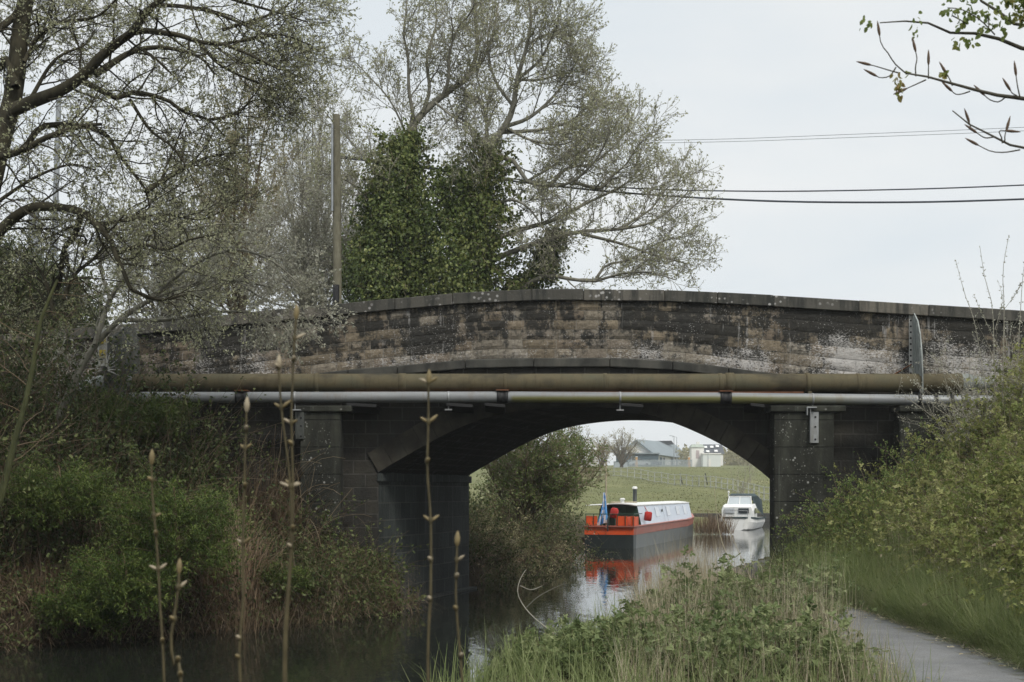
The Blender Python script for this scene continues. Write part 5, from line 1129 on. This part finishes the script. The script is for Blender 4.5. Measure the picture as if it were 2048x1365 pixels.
for i in range(44): clus(rng.uniform(1890, 2090), rng.uniform(-20, 95) if i % 3 else rng.uniform(-30, 30), 7, .04, .4)
for i in range(12): clus(rng.uniform(2015, 2080), rng.uniform(-30, 40), 8, .05, .7)
M_bronze = leafmat('unfolding_leaf', [(0, (.09, .13, .04)), (.5, (.18, .23, .07)), (.8, (.28, .27, .085)), (1, (.30, .19, .08))], .5)
m.build('foliage', M_bronze, t)

# ------------------------------------------------------------------ budding saplings close to the camera
def sapling(pts, pairs, singles, top, label, Y=3.0, r=.0039):
    base = P(*pts[-1], Y); g = float(hterrain(base[0], base[1])); q = [P(x, y, Y) for x, y in pts]+[A([base[0]+.02, Y+.02, (base[2]+g)/2]), A([base[0]+.03, Y+.05, g-.03])]
    t = thing('budding_sapling', label, 'sapling', (base[0]+.03, Y+.05, g), 0, 'bare budding saplings near the camera'); b_ = A(t.location)
    w = resample(q, 46); w[1:] += np.cumsum(rng.normal(0, .0007, (45, 3))*A([1, 1, 0]), axis=0)*.8; rr = np.linspace(r*.55, r*1.5, 46)*(1+.10*rng.normal(size=46)*.5); m = MB(); m.tube(w-b_, rr, 8); m.build('stem', M_sap, t)
    def onstem(y):
        i = int(np.argmin(np.abs(w[:, 2]-PZ(y, Y)))); return w[i]-b_
    def bud(p, d, L_, r_):
        m = MB(); d = nrm(A(d, float)); m.lathe(p, d, [(0, r_*.5), (L_*.2, r_*.9), (L_*.5, r_), (L_*.8, r_*.6), (L_, r_*.1)], 8, 0); m.build('bud', M_bud if rng.uniform() < .55 else M_budtip, t)
    def node(p):
        m = MB(); m.lathe(p-A([0, 0, .006]), (0, 0, 1), [(0, r*.9), (.004, r*1.22), (.009, r*1.22), (.013, r*.9)], 8); m.build('node', M_sap, t)
    if top: bud(w[0]-b_-A([0, 0, .004]), (.05, 0, 1), .032, .0062)
    for y in pairs:
        p = onstem(y); node(p); k1, k2 = rng.uniform(.55, 1.15, 2); a1, a2 = rng.uniform(.35, .85, 2)
        bud(p+A([.003, 0, 0]), (.85, rng.normal(0, .35), a1), .021*k1, .0038*k1**.5)
        if rng.uniform() < .85: bud(p-A([.003, 0, 0]), (-.85, rng.normal(0, .35), a2), .021*k2, .0038*k2**.5)
    for y in singles:
        p = onstem(y); node(p); s = rng.choice([-1, 1]); bud(p+A([0, -.004, 0]), (s*.4, -.8, .5), .014, .0045)
sapling([(303, 925), (304, 980), (312, 1080), (320, 1200), (328, 1365)], [1018, 1136], [960, 1065, 1290], True, 'budding stem with a white tip, leftmost of the saplings')
sapling([(358, 1143), (355, 1190), (342, 1280), (350, 1340), (362, 1365)], [1190], [1235, 1320, 1352], True, 'shortest budding stem, crooked, beside the leftmost sapling', r=.0055)
sapling([(493, 820), (491, 900), (488, 1050), (488, 1200), (480, 1365)], [905, 1105], [845, 990, 1330, 1270], True, 'straight budding stem standing before the dead bracken')
sapling([(557, 735), (562, 820), (572, 900), (582, 1000), (578, 1150), (566, 1365)], [828, 965], [745, 1090], True, 'left of the paired tall budding stems crossing at mid height')
sapling([(592, 635), (587, 720), (583, 820), (586, 960), (582, 1100), (570, 1365)], [682, 830, 985], [740, 890, 1060], True, 'tallest budding stem, its tip above the rusty main')
sapling([(857, 765), (855, 850), (853, 940), (861, 1050), (862, 1180), (858, 1365)], [776, 840, 1042], [935, 1120, 1200], True, 'single tall budding stem in front of the arch')
sapling([(914, 1088), (914, 1140), (913, 1200), (919, 1290), (925, 1365)], [1108], [1150, 1205, 1320], True, 'short budding stem just right of the tall one before the arch')

# ------------------------------------------------------------------ left bank vegetation
def lbank(x, y, lo, hi): e = xl_(y)-x; return (e > lo) & (e < hi)
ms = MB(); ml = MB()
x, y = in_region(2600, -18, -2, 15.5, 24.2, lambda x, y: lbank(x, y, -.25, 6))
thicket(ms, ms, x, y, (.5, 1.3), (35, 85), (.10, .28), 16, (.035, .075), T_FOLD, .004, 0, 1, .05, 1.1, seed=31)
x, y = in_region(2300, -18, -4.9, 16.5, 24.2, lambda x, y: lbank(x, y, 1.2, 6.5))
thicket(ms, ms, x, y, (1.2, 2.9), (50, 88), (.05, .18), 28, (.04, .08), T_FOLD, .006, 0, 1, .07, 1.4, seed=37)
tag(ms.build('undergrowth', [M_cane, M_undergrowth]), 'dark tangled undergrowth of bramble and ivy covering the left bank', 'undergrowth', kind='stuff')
m = MB(); n = 5500; y = rng.uniform(15, 24.2, n); x = xl_(y)-rng.uniform(-.22, .9, n); p = np.stack([x, y, np.maximum(hterrain(x, y), -.02)+rng.uniform(0, .25, n)], -1); e = np.radians(rng.uniform(5, 80, n)); a = rng.normal(-.6, 1.2, n)
m.blades(p, np.stack([np.cos(a)*np.cos(e), np.sin(a)*np.cos(e), np.sin(e)], -1), rng.uniform(.25, .8, n), rng.uniform(.004, .011, n), rng.uniform(.2, .7, n), 0, rng.uniform(0, 1, n), 5)
k = rng.choice(n, 3000); m.leaves(p[k]+A([.05, -.05, .1])+.12*rv(3000), rv(3000), nrm(rv(3000)+A([0, -.4, .8])), rng.uniform(.03, .08, 3000), T_FOLD, 1, rng.uniform(.2, 1, 3000))
tag(m.build('waterline_grass', [M_dead, M_undergrowth]), 'dead grass and leaves trailing into the water along the left bank', 'grass', kind='stuff')
def gp(px, py, z=0.3):
    Y = (EZ-z)*F/(py-HY); return PX(px, Y), Y
def evergreen(px, Y, z0, w, h, label, n=340):
    cx = PX(px, Y); z = PZ(z0, Y); t = thing('evergreen_shrub', label, 'shrub', (cx, Y, z), 0, 'feathery evergreen shrubs on the left bank'); b_ = A([cx, Y, z])
    K = n; a = rng.uniform(0, 2*pi, K); rr = np.sqrt(rng.uniform(0, 1, K)); hh = h*rng.uniform(0, 1, K)**.8*(1-.45*rr); s = np.stack([cx+w*.30*rr*np.cos(a), Y+w*.30*rr*np.sin(a), z+hh*.8], -1)
    C = canes(s, a+rng.normal(0, .5, K), np.radians(rng.uniform(5, 50, K)), rng.uniform(.3, .65, K)*w*.9, rng.uniform(.02, .12, K), 8, .10)
    m = MB(); tr = limbs_from_px([D([(px, z0), (px+4, z0-60), (px-3, z0-h*F/Y*.8)], .04, .01, .1)], Y); m.tubes(tr[0]-b_, tr[1], 6); m.tubes(C-b_, .005*np.linspace(1, .3, 8)[None]*np.ones((K, 1)), 3, 0); m.build('stems', M_cane, t)
    S, _ = grow(C, np.full(C.shape[:2], .003), 9, (.10, .24), (35, 60), .2, 5, .12, -.01, .6); tone = np.clip(.5+rng.normal(0, .22, K), 0, 1)
    f = MB(); leaf_on(f, C-b_, 10, (.04, .075), T_SLIM, 0, .02, .2, 1.5, tone); leaf_on(f, S-b_, 9, (.032, .065), T_SLIM, 0, .016, .1, 1.5, np.repeat(tone, 9)); f.build('foliage', M_evergreen, t)
evergreen(350, 18.9, 1150, 1.35, 1.6, 'largest feathery evergreen shrub, beside the dead bracken mound')
evergreen(250, 18.3, 1220, 1.1, .9, 'feathery evergreen shrub dipping to the water below the largest one', 240)
evergreen(165, 18.2, 1255, .8, .55, 'lowest bright evergreen spray hanging over the water by the reeds', 160)
evergreen(120, 19.0, 1050, 1.0, 1.0, 'upright evergreen shrub deep in the shade at the left bank', 200)
evergreen(560, 21.4, 1190, .7, .5, 'small evergreen shrub at the foot of the bracken mound', 110)
evergreen(280, 22.5, 880, 1.3, .7, 'evergreen shrub growing up beneath the bend of the grey pipe', 220)
def bracken(cx, cy, rad, n, L_, label, name='dead_bracken', mt=None, el=(25, 85), droop=.24, w=.018, z0=0, lean=None, group='dead bracken and reed clumps', cat='bracken'):
    z = float(hterrain(cx, cy)); t = thing(name, label, cat, (cx, cy, z), 0, group); r = rad*np.sqrt(rng.uniform(0, 1, n)); a = rng.uniform(0, 2*pi, n)
    p = np.stack([cx+r*np.cos(a), cy+r*np.sin(a), 0*a], -1); p[:, 2] = hterrain(p[:, 0], p[:, 1])-.02+z0*rng.uniform(0, 1, n); e = np.radians(rng.uniform(*el, n)); aa = a+rng.normal(0, .8, n)
    d = np.stack([np.cos(aa)*np.cos(e), np.sin(aa)*np.cos(e), np.sin(e)], -1)
    if lean is not None: d = nrm(d+A(lean))
    m = MB(); m.blades(p-A([cx, cy, z]), d, rng.uniform(*L_, n), rng.uniform(w*.5, w, n), rng.uniform(droop*.4, droop*1.5, n), 0, np.clip(rng.normal(.45, .25, n), 0, 1), 6); m.build('fronds', mt or M_dead, t)
cx, cy = gp(560, 1160, .5); bracken(cx-.25, cy+.25, .75, 2400, (.8, 1.75), 'tall rust brown dead bracken mound in front of the left pier')
bracken(PX(480, 20.6), 20.6, .6, 1300, (.8, 1.7), 'dead bracken spilling behind the largest evergreen shrub', z0=.5)
cx, cy = gp(75, 1270, .1); bracken(cx, cy+.2, .42, 700, (.45, .8), 'pale brown dead reed clump at the water edge far left', 'dead_reeds', droop=.5, el=(50, 85), cat='reeds')
cx, cy = gp(650, 1215, .1); bracken(cx, cy+.3, .4, 500, (.4, .9), 'small reddish bracken tuft above the water before the arch foot', droop=.4)
bracken(PX(120, 21), 21.0, .9, 700, (.5, 1.2), 'dark brown dead bracken high in the shade of the left bank', z0=.4)
cx, cy = gp(745, 1180, .2)
bush('bank_bush', 'small green bush with grass at the foot of the left abutment', 'bush', PX(740, 22.6), 22.6, .55, 150, (.4, .8), (30, 85), (.1, .3), 22, (.03, .055), T_FOLD, M_cane, M_freshleaf, z0=0)
bush('bank_bush', 'dull green bush on the left bank between bracken mound and abutment', 'bush', PX(660, 22.2), 22.2, .6, 160, (.4, .8), (30, 85), (.1, .3), 22, (.035, .06), T_FOLD, M_cane, M_undergrowth, z0=0)

for px, Y, r, n, L_, lab, lm in ((620, 21.6, .6, 170, (.35, .8), 'bramble mound spilling over the foot of the left pier', M_undergrowth), (700, 22.4, .55, 170, (.5, 1.2), 'tall weedy bush against the dark wall right of the left pier', M_freshleaf), (770, 23.0, .45, 150, (.4, .95), 'olive bush hiding the front corner of the left abutment', M_undergrowth), (815, 23.4, .3, 90, (.3, .6), 'low bush where the abutment meets the water', M_freshleaf)):
    bush('bank_bush', lab, 'bush', PX(px, Y), Y, r, n, L_, (25, 88), (.08, .3), 20, (.025, .055), T_FOLD, M_cane, lm, 'bushes at the foot of the left abutment', stem_r=.004, seed=200+px)
bracken(PX(690, 21.9), 21.9, .55, 900, (.4, 1.0), 'straw coloured dead grass mound below the left pier', 'dead_grass_mound', M_straw, (20, 80), .45, .009, cat='grass mound')
bracken(PX(830, 23.3), 23.3, .25, 400, (.3, .6), 'pale grass tuft overhanging the water at the abutment corner', 'grass_tuft', M_grass, (35, 88), .35, .008, group=None, cat='tuft')
bracken(PX(600, 21.0), 21.0, .6, 900, (.5, 1.2), 'straw coloured reeds leaning over the water left of the pier', 'dead_reeds', M_straw, (30, 85), .4, .010, cat='reeds')
# bare hanging stems against the dark wall at left
x = rng.uniform(PX(450, 23), PX(640, 23), 60); y = rng.uniform(22.4, 23.4, 60); m = MB()
C = canes(np.stack([x, y, hterrain(x, y)+.2], -1), rng.uniform(0, 2*pi, 60), np.radians(rng.uniform(60, 88, 60)), rng.uniform(.8, 2.0, 60), rng.uniform(.05, .3, 60), 10, .06)
m.tubes(C, .004, 3, 0, rng.uniform(.3, 1, 60)); tag(m.build('bare_bramble_stems', M_cane), 'thin bare bramble stems arching up against the dark spandrel wall', 'brambles', kind='stuff')

# ------------------------------------------------------------------ left bank beyond the bridge
upright_tree('waterside_tree', 'loose green hawthorn leaning over the water just beyond the arch', (1040, 1080), 36, [(1000, 862), (1060, 852), (1100, 872), (1130, 890), (1165, 915), (960, 890), (1120, 920), (1080, 880), (1110, 950), (1015, 850), (1040, 870)], 1, M_barkbrown, M_twigbrown, M_freshleaf, [(3, 5, (.045, .08), .04, 1), (2, 5, (.045, .08), .04, 1)], (13, 7, 4), l1=(.5, 1.2), trop=.04, r=.06, l2=(.3, .65))
upright_tree('waterside_tree', 'second hawthorn behind the first, thin sprays against the grass slope', (1090, 1060), 48, [(1095, 868), (1135, 872), (1175, 895), (1195, 905), (1165, 940), (1060, 862), (1205, 930)], 1, M_barkbrown, M_twigbrown, M_brownbud, [(3, 2, (.05, .09), .03, 1)], (7, 5, 3), l1=(.5, 1.2), trop=.04, r=.06, l2=(.3, .7))
ms = MB()
x, y = in_region(2600, -6, 4, 29.8, 47, lambda x, y: (xl_(y)-x > -.5) & (xl_(y)-x < 3.2))
thicket(ms, ms, x, y, (.7, 1.9), (35, 85), (.08, .26), 22, (.04, .08), T_FOLD, .006, 0, 1, .06, 1.5, seed=51)
x, y = in_region(900, -6, 4, 29.8, 48, lambda x, y: (xl_(y)-x > -.6) & (xl_(y)-x < 1.6))
thicket(ms, ms, x, y, (.6, 1.5), (20, 70), (.15, .35), 4, (.05, .08), T_FOLD, .007, 0, 2, .05, 1.5, seed=57)
tag(ms.build('waterside_scrub', [M_cane, M_undergrowth, M_dead]), 'brown and green scrub crowding the left bank beyond the arch', 'scrub', kind='stuff')
for px, py, Y, lab, r in ((1000, 1060, 33, 'rounded olive bush right against the far side of the abutment', .8), (1080, 1050, 37, 'olive bush in the middle of the bank beyond the arch', .9), (1170, 1075, 42, 'brown twiggy bush overhanging the water beside the orange stern', .75), (1150, 1125, 37, 'low dark twiggy bush trailing in the water below the narrowboat', .6)):
    brown = 'twiggy' in lab
    bush('waterside_bush', lab, 'bush', PX(px, Y), Y, r, 150, (.6, 1.3), (20, 85), (.05, .2), 10 if brown else 18, (.035, .065), T_FOLD, M_cane, M_dead if brown and 'low' not in lab else M_undergrowth if brown else M_brownbud, twigs=5, seed=61+px, group='bushes on the bank beyond the arch', z0=0, zbase=PZ(py, Y) if False else None)
cx, cy = PX(1428, 66), 66; bracken(cx, cy, .9, 500, (.6, 1.25), 'brown reed clump between the narrowboat bow and white cruiser', 'dead_reeds', droop=.12, el=(60, 88), w=.03, z0=.15, cat='reeds'); bpy.data.objects[[o.name for o in bpy.data.objects if o.name.startswith('dead_reeds')][-1]].location.z = .02
t = thing('driftwood_branch', 'pale bent dead branch sticking up from the water edge before the arch', 'branch', P(1080, 1225, 20)); b_ = A(t.location)
m = MB(); w = limbs_from_px([D([(1110, 1270), (1060, 1228), (1036, 1190), (1040, 1160), (1052, 1140)], .011, .004, .5), D([(1052, 1216), (1075, 1195), (1105, 1178), (1128, 1168)], .008, .003, -.4), D([(1040, 1172), (1062, 1180), (1085, 1172)], .009, .004, .3)], 20); m.tubes(w[0]-b_, w[1], 6); m.build('limb', M_twiggrey, t)

M_hilltuft = leafmat('hill_tuft', [(0, (.14, .15, .065)), (.5, (.185, .19, .085)), (1, (.25, .235, .13))], .3)
# ------------------------------------------------------------------ hill trees
for name, label, bp, Y, tops, r in (
    ('bare_round_tree', 'round bare brown tree before the white gabled hall', (1243, 935), 240, [(1215, 885), (1230, 872), (1245, 866), (1262, 870), (1275, 885), (1225, 900), (1270, 905), (1250, 880), (1236, 890)], .3),
    ('bare_round_tree', 'paler bare tree left of the round one by the white house', (1205, 937), 250, [(1180, 890), (1195, 880), (1210, 880), (1222, 895), (1200, 900), (1215, 905)], .3),
    ('bare_round_tree', 'tall bare tree rising behind the white house', (1150, 940), 245, [(1120, 870), (1140, 855), (1160, 850), (1180, 865), (1130, 890), (1170, 890), (1105, 885)], .3)):
    L_ = [D([(bp[0]+rng.normal(0, 1), bp[1]), ((bp[0]*2+tx_)/3, (bp[1]*1.2+ty)/2.2), (tx_, ty)], r*.6, .04, rng.uniform(-3, 3)) for tx_, ty in tops]
    make_tree(name, label, 'tree', P(*bp, Y), limbs_from_px(L_, Y, 8), Y, dict(nc=9, ln=(1.0, 2.2), ang=(20, 55), t0=.3, m=5, wig=.3, trop=.08, rf=.5, rmax=.06), dict(nc=6, ln=(.5, 1.2), ang=(20, 55), t0=.2, m=4, wig=.3, trop=.08, rf=.6, rmax=.03), dict(nc=3, ln=(.3, .7), ang=(20, 50), t0=.2, m=3, wig=.3, trop=.05, rf=.8, rmax=.02), [(3, 1, (.15, .3), .1, 1)], M_barkbrown, M_twigbrown, M_brownbud, 'bare trees on the hill top', k=5)
upright_tree('thin_sapling_tree', 'thin grey sapling on the slope right of the white cruiser', (1492, 1030), 110, [(1485, 920), (1500, 910), (1510, 935), (1478, 945)], 1, M_twiggrey, M_twiggrey, M_budleaf, [(3, 1, (.05, .1), .03, 1)], (6, 4, 2), l1=(.8, 1.6), trop=.1, r=.05)
n = 26000; y = 95+135*rng.uniform(0, 1, n)**1.3; x = rng.uniform(.02, .22, n)*y+rng.normal(0, 2, n); k = (y-91.5-.18*(x-12) > 1); x, y = x[k], y[k]; n = len(x); m = MB()
a = rng.uniform(0, 2*pi, n); e = np.radians(rng.uniform(30, 88, n)); q = fbm(x, y, 9, 141)
m.blades(np.stack([x, y, hterrain(x, y)-.02], -1), np.stack([np.cos(a)*np.cos(e), np.sin(a)*np.cos(e), np.sin(e)], -1), rng.uniform(.05, .2, n)*(.2+1.3*q), rng.uniform(.04, .12, n), .2, 0, np.clip(q+rng.normal(0, .2, n), 0, 1), 4)
tag(m.build('hill_grass', M_hilltuft), 'rough grass tufts over the slope beyond the boats', 'grass', kind='stuff')
# distant dark slope and wood behind the house on the right of the arch
m = MB(); K = 9000; x = rng.uniform(40, 95, K); y = rng.uniform(330, 380, K); z = hterrain(x, y)+rng.uniform(0, 1, K)*(2+4*fbm(x, y, 9, 71)); m.leaves(np.stack([x, y, z], -1), rv(K), rv(K), rng.uniform(.5, 1.1, K), T_FOLD, 0, rng.uniform(0, 1, K))
tag(m.build('far_wood', M_brownbud), 'distant brownish wood on the skyline right of the dark roofed house', 'wood', kind='stuff')

# ------------------------------------------------------------------ towpath side: bramble bank, verge, shrubs
ms = MB()
def rbank(x, y, lo, hi): e = x-(xp_(y)+.80); return (e > lo) & (e < hi)
x, y = in_region(6800, 4.2, 12.5, 10.5, 24.1, lambda x, y: rbank(x, y, .55, 6.2) & (fbm(x, y, .85, 97) > .40))
az = rng.normal(pi, 1.3, len(x))
thicket(ms, ms, x, y, (.4, 1.3), (25, 88), (.10, .30), 24, (.024, .06), T_TRI, .0035, 0, 1, .05, .55, az=az, seed=81)
x, y = in_region(900, 4.2, 12.5, 10.5, 24.0, lambda x, y: rbank(x, y, .5, 6) & (fbm(x, y, 1.3, 91) > .56))
thicket(ms, ms, x, y, (.5, 1.1), (20, 75), (.15, .35), 3, (.04, .07), T_FOLD, .005, 0, 2, .05, 1.0, seed=83)
x, y = in_region(1300, 4.2, 12.5, 10.5, 24.1, lambda x, y: rbank(x, y, .4, 6.2) & (fbm(x, y, 2.2, 95) > .52))
thicket(ms, ms, x, y, (.4, 1.1), (30, 88), (.08, .3), 40, (.015, .035), T_FOLD, .003, 0, 3, .05, .8, seed=87)
n = 4600; x, y = in_region(n, 4.2, 12.5, 10.5, 24.0, lambda x, y: rbank(x, y, .3, 6) & (fbm(x, y, 1.5, 99) > .42)); p = np.stack([x, y, hterrain(x, y)+.1], -1); e = np.radians(rng.uniform(25, 88, n)); a = rng.uniform(0, 2*pi, n)
ms.blades(p, np.stack([np.cos(a)*np.cos(e), np.sin(a)*np.cos(e), np.sin(e)], -1), rng.uniform(.4, 1.3, n), rng.uniform(.004, .009, n), rng.uniform(.05, .4, n), 2, rng.uniform(0, 1, n), 5)
tag(ms.build('bramble_thicket', [M_cane, M_bramble, M_straw, M_freshleaf]), 'yellow green bramble thicket smothering the bank beside the towpath', 'brambles', kind='stuff')
bush('hawthorn_shrub', 'fresh green hawthorn shrub leaning on the right pier', 'shrub', PX(1760, 22.3), 22.3, .75, 260, (.7, 1.5), (25, 85), (.05, .2), 26, (.03, .055), T_FOLD, M_cane, M_freshleaf, twigs=4, seed=101)
bush('hawthorn_shrub', 'low dark green hawthorn shrub at the verge below the taller one', 'shrub', PX(1740, 20.6), 20.6, .4, 120, (.4, .8), (25, 85), (.1, .25), 22, (.03, .05), T_FOLD, M_cane, M_freshleaf, twigs=3, seed=103)
m = MB(); n = 38000
x, y = in_region(n, 3.8, 8.5, 9.5, 27.5, lambda x, y: (x-xp_(y) > .74+.14*vnoise(x, y, .3, 7)) & (x-xp_(y) < .95+.9*fbm(x, y, 1.6, 8)))
p = np.stack([x, y, hterrain(x, y)-.01], -1); e = np.radians(rng.uniform(45, 88, n)); a = rng.normal(pi*.9, 1.3, n)
m.blades(p, np.stack([np.cos(a)*np.cos(e), np.sin(a)*np.cos(e), np.sin(e)], -1), rng.uniform(.2, .75, n)*(.35+1.1*fbm(x, y, .9, 9)), rng.uniform(.004, .009, n), rng.uniform(.15, .6, n), (0), np.clip(rng.normal(.5, .2, n)+.8*(fbm(x, y, .8, 12)-.5), 0, 1), 4)
x, y = in_region(9000, 2.9, 5.6, 19.2, 24.6, lambda x, y: (x-xp_(y) > .5) & (x-xp_(y) < 1.9)); p = np.stack([x, y, hterrain(x, y)-.01], -1); n2 = len(x); e = np.radians(rng.uniform(50, 88, n2)); a = rng.uniform(0, 2*pi, n2)
m.blades(p, np.stack([np.cos(a)*np.cos(e), np.sin(a)*np.cos(e), np.sin(e)], -1), rng.uniform(.3, 1.05, n2), rng.uniform(.005, .010, n2), rng.uniform(.1, .4, n2), 0, np.clip(rng.normal(.5, .22, n2), 0, 1), 4)
n3 = 2600; x, y = in_region(n3, 3.6, 6, 9.5, 22, lambda x, y: (x-xp_(y) > .60) & (x-xp_(y) < .92+.2*vnoise(x, y, .5, 3))); a = rng.uniform(0, 2*pi, n3); e = np.radians(rng.uniform(2, 25, n3))
m.blades(np.stack([x, y, hterrain(x, y)+.02], -1), np.stack([np.cos(a)*np.cos(e), np.sin(a)*np.cos(e), np.sin(e)], -1), rng.uniform(.06, .2, n3), .008, .1, 1, rng.uniform(0, 1, n3), 4)
n4 = 900; y = rng.uniform(9.5, 23, n4); x = xp_(y)+rng.choice([-1, 1], n4)*np.abs(rng.normal(.70, .16, n4)); a = rng.uniform(0, 2*pi, n4)
m.leaves(np.stack([x, y, hterrain(x, y)+.04], -1), np.stack([np.cos(a), np.sin(a), .1*rng.normal(size=n4)], -1), nrm(A([0, 0, 1.])+.3*rv(n4)), rng.uniform(.02, .06, n4), T_FOLD, 1, rng.uniform(0, 1, n4))
n5 = 5000; y = rng.uniform(9.5, 22, n5); x = xp_(y)+.70+np.abs(rng.normal(0, .1, n5)); a = rng.normal(pi, .5, n5); e = np.radians(rng.uniform(15, 75, n5))
m.blades(np.stack([x, y, hterrain(x, y)], -1), np.stack([np.cos(a)*np.cos(e), np.sin(a)*np.cos(e), np.sin(e)], -1), rng.uniform(.1, .38, n5)*(.4+fbm(x, y, .6, 77)), rng.uniform(.004, .008, n5), rng.uniform(.2, .7, n5), 0, rng.uniform(.2, 1, n5), 4)
tag(m.build('verge_grass', [M_grass, M_straw]), 'long green verge grass with straw litter along the towpath edge', 'grass', kind='stuff')
# bare shrub by the parapet on the far right
bush('bare_shrub', 'bare grey shrub sending long shoots above the right end of the coping', 'shrub', PX(2000, 22.8), 22.8, .7, 120, (.8, 2.0), (40, 88), (.02, .10), 16, (.025, .045), T_DIA, M_twiggrey, M_paleleaf, twigs=4, seed=111)
sh = limbs_from_px([D([(1975, 800), (1950, 650), (1930, 590), (1911, 520)], .008, .003, 0), D([(1990, 800), (1985, 620), (1970, 560), (1960, 495)], .009, .003, 0), D([(2005, 800), (2008, 620), (2006, 540), (2018, 470)], .009, .003, 0), D([(2030, 800), (2040, 640), (2045, 560), (2050, 520)], .009, .003, 0), D([(2000, 700), (1965, 630), (1948, 590)], .005, .002, .2), D([(2008, 620), (2030, 590), (2044, 565)], .004, .002, -.2), D([(1990, 660), (2005, 600), (1995, 560)], .004, .002, .2)], 22.6, 12)
m = MB(); o = bpy.data.objects['bare_shrub']; b_ = A(o.location); m.tubes(sh[0]-b_, sh[1], 4, 0); leaf_on(m, sh[0]-b_, 46, (.025, .045), T_DIA, 1, .012, .3); m.build('shoots', [M_twiggrey, M_paleleaf], o)

# ------------------------------------------------------------------ near bank: brambles, straw and reeds between camera and path
GN = 'bramble clumps on the near bank'
for px, py, Y, r, n, L_, lab in (
    (1505, 1330, 11.6, .6, 330, (.4, .78), 'leafy bramble clump beside the towpath edge, nearest the camera'),
    (1385, 1330, 12.4, .6, 340, (.3, .72), 'broad bramble clump in the middle of the near bank'),
    (1150, 1340, 12.6, .5, 190, (.2, .42), 'bramble clump at the waterside end of the near bank'),
    (1520, 1230, 14.8, .5, 180, (.4, .8), 'bramble clump arching over the left edge of the path'),
    (1450, 1250, 15.4, .6, 240, (.35, .85), 'low bramble clump among straw in front of the water'),
    (1230, 1270, 14.2, .4, 80, (.12, .3), 'straggling bramble clump against the bright water'),
    (1050, 1340, 13.6, .4, 50, (.2, .5), 'sparse bramble sprays leaning out over the dark water'),
    (1575, 1180, 17.6, .42, 140, (.45, .85), 'bramble clump before the speckled pier at the path bend')):
    cx = PX(px, Y); bush('bramble_bush', lab, 'bramble', cx, Y, r, n, L_, (20, 88), (.10, .34), 15, (.022, .068), T_TRI, M_cane, M_nearbramble, GN, stem_r=.003, twigs=1, seed=121+px, spread=.03)
m = MB()
n = 8500; x, y = in_region(n, -.5, 3.4, 10.5, 23.5, lambda x, y: (x > xr__(y)-.05) & (x > PX(1240, y)) & (fbm(x, y, .9, 45) > .34) & (x < xp_(y)-.75)); p = np.stack([x, y, hterrain(x, y)-.02], -1); e = np.radians(rng.uniform(60, 89, n)); a = rng.uniform(0, 2*pi, n)
m.blades(p, np.stack([np.cos(a)*np.cos(e), np.sin(a)*np.cos(e), np.sin(e)], -1), rng.uniform(.3, 1.0, n)*np.where((x > PX(1270, y)) & (y > 12.5), 1.05, .65)*(.4+fbm(x, y, 1.2, 41)), rng.uniform(.003, .008, n), rng.uniform(.03, .3, n), 0, rng.uniform(0, 1, n), 5)
n = 7000; x, y = in_region(n, -.6, 3.4, 9.5, 23.5, lambda x, y: (x > xr__(y)-.1) & (x < xp_(y)-.72)); p = np.stack([x, y, hterrain(x, y)-.02], -1); e = np.radians(rng.uniform(45, 88, n)); a = rng.uniform(0, 2*pi, n)
m.blades(p, np.stack([np.cos(a)*np.cos(e), np.sin(a)*np.cos(e), np.sin(e)], -1), rng.uniform(.2, .6, n), rng.uniform(.005, .010, n), rng.uniform(.1, .55, n), 1, rng.uniform(.1, .9, n), 4)
tag(m.build('dry_grass', [M_straw, M_grass]), 'dry straw stalks and green grass mixed through the near bank', 'grass', kind='stuff')
bracken(PX(1015, 12.6), 12.6, .12, 26, (.25, .5), 'tuft of upright green blades at the water edge in front', 'iris_tuft', M_grass, (70, 89), .05, .022, group=None, cat='tuft')
for pts, lab in (([(1520, 1200), (1480, 1110), (1440, 1030), (1400, 1020)], 'thin pale dead stalk bending over before the white cruiser'), ([(1470, 1150), (1440, 1070), (1430, 990), (1425, 950)], 'thin straight dead stalk rising past the narrowboat bow')):
    m = MB(); w = limbs_from_px([D(pts, .006, .002, .3)], 17); m.tubes(w[0], w[1], 4, 0, A([.8])); tag(m.build('dead_stalk', M_straw), lab, 'stalk', 'dead stalks above the near bank')

# ------------------------------------------------------------------ thin spring haze
mh = bpy.data.materials.new('haze_air'); mh.use_nodes = True; nt = mh.node_tree; nt.nodes.clear()
o_ = nt.nodes.new('ShaderNodeOutputMaterial'); v_ = nt.nodes.new('ShaderNodeVolumePrincipled'); v_.inputs['Color'].default_value = (.9, .93, .97, 1); v_.inputs['Density'].default_value = 0.00045
nt.links.new(v_.outputs[0], o_.inputs['Volume'])
if HAZE_ON:
    m = MB(); m.box((-3100, -320, -4), (3100, 4100, 26)); hz = m.build('haze', mh); tag(hz, 'thin pale haze over canal and hillside', 'haze', kind='stuff')
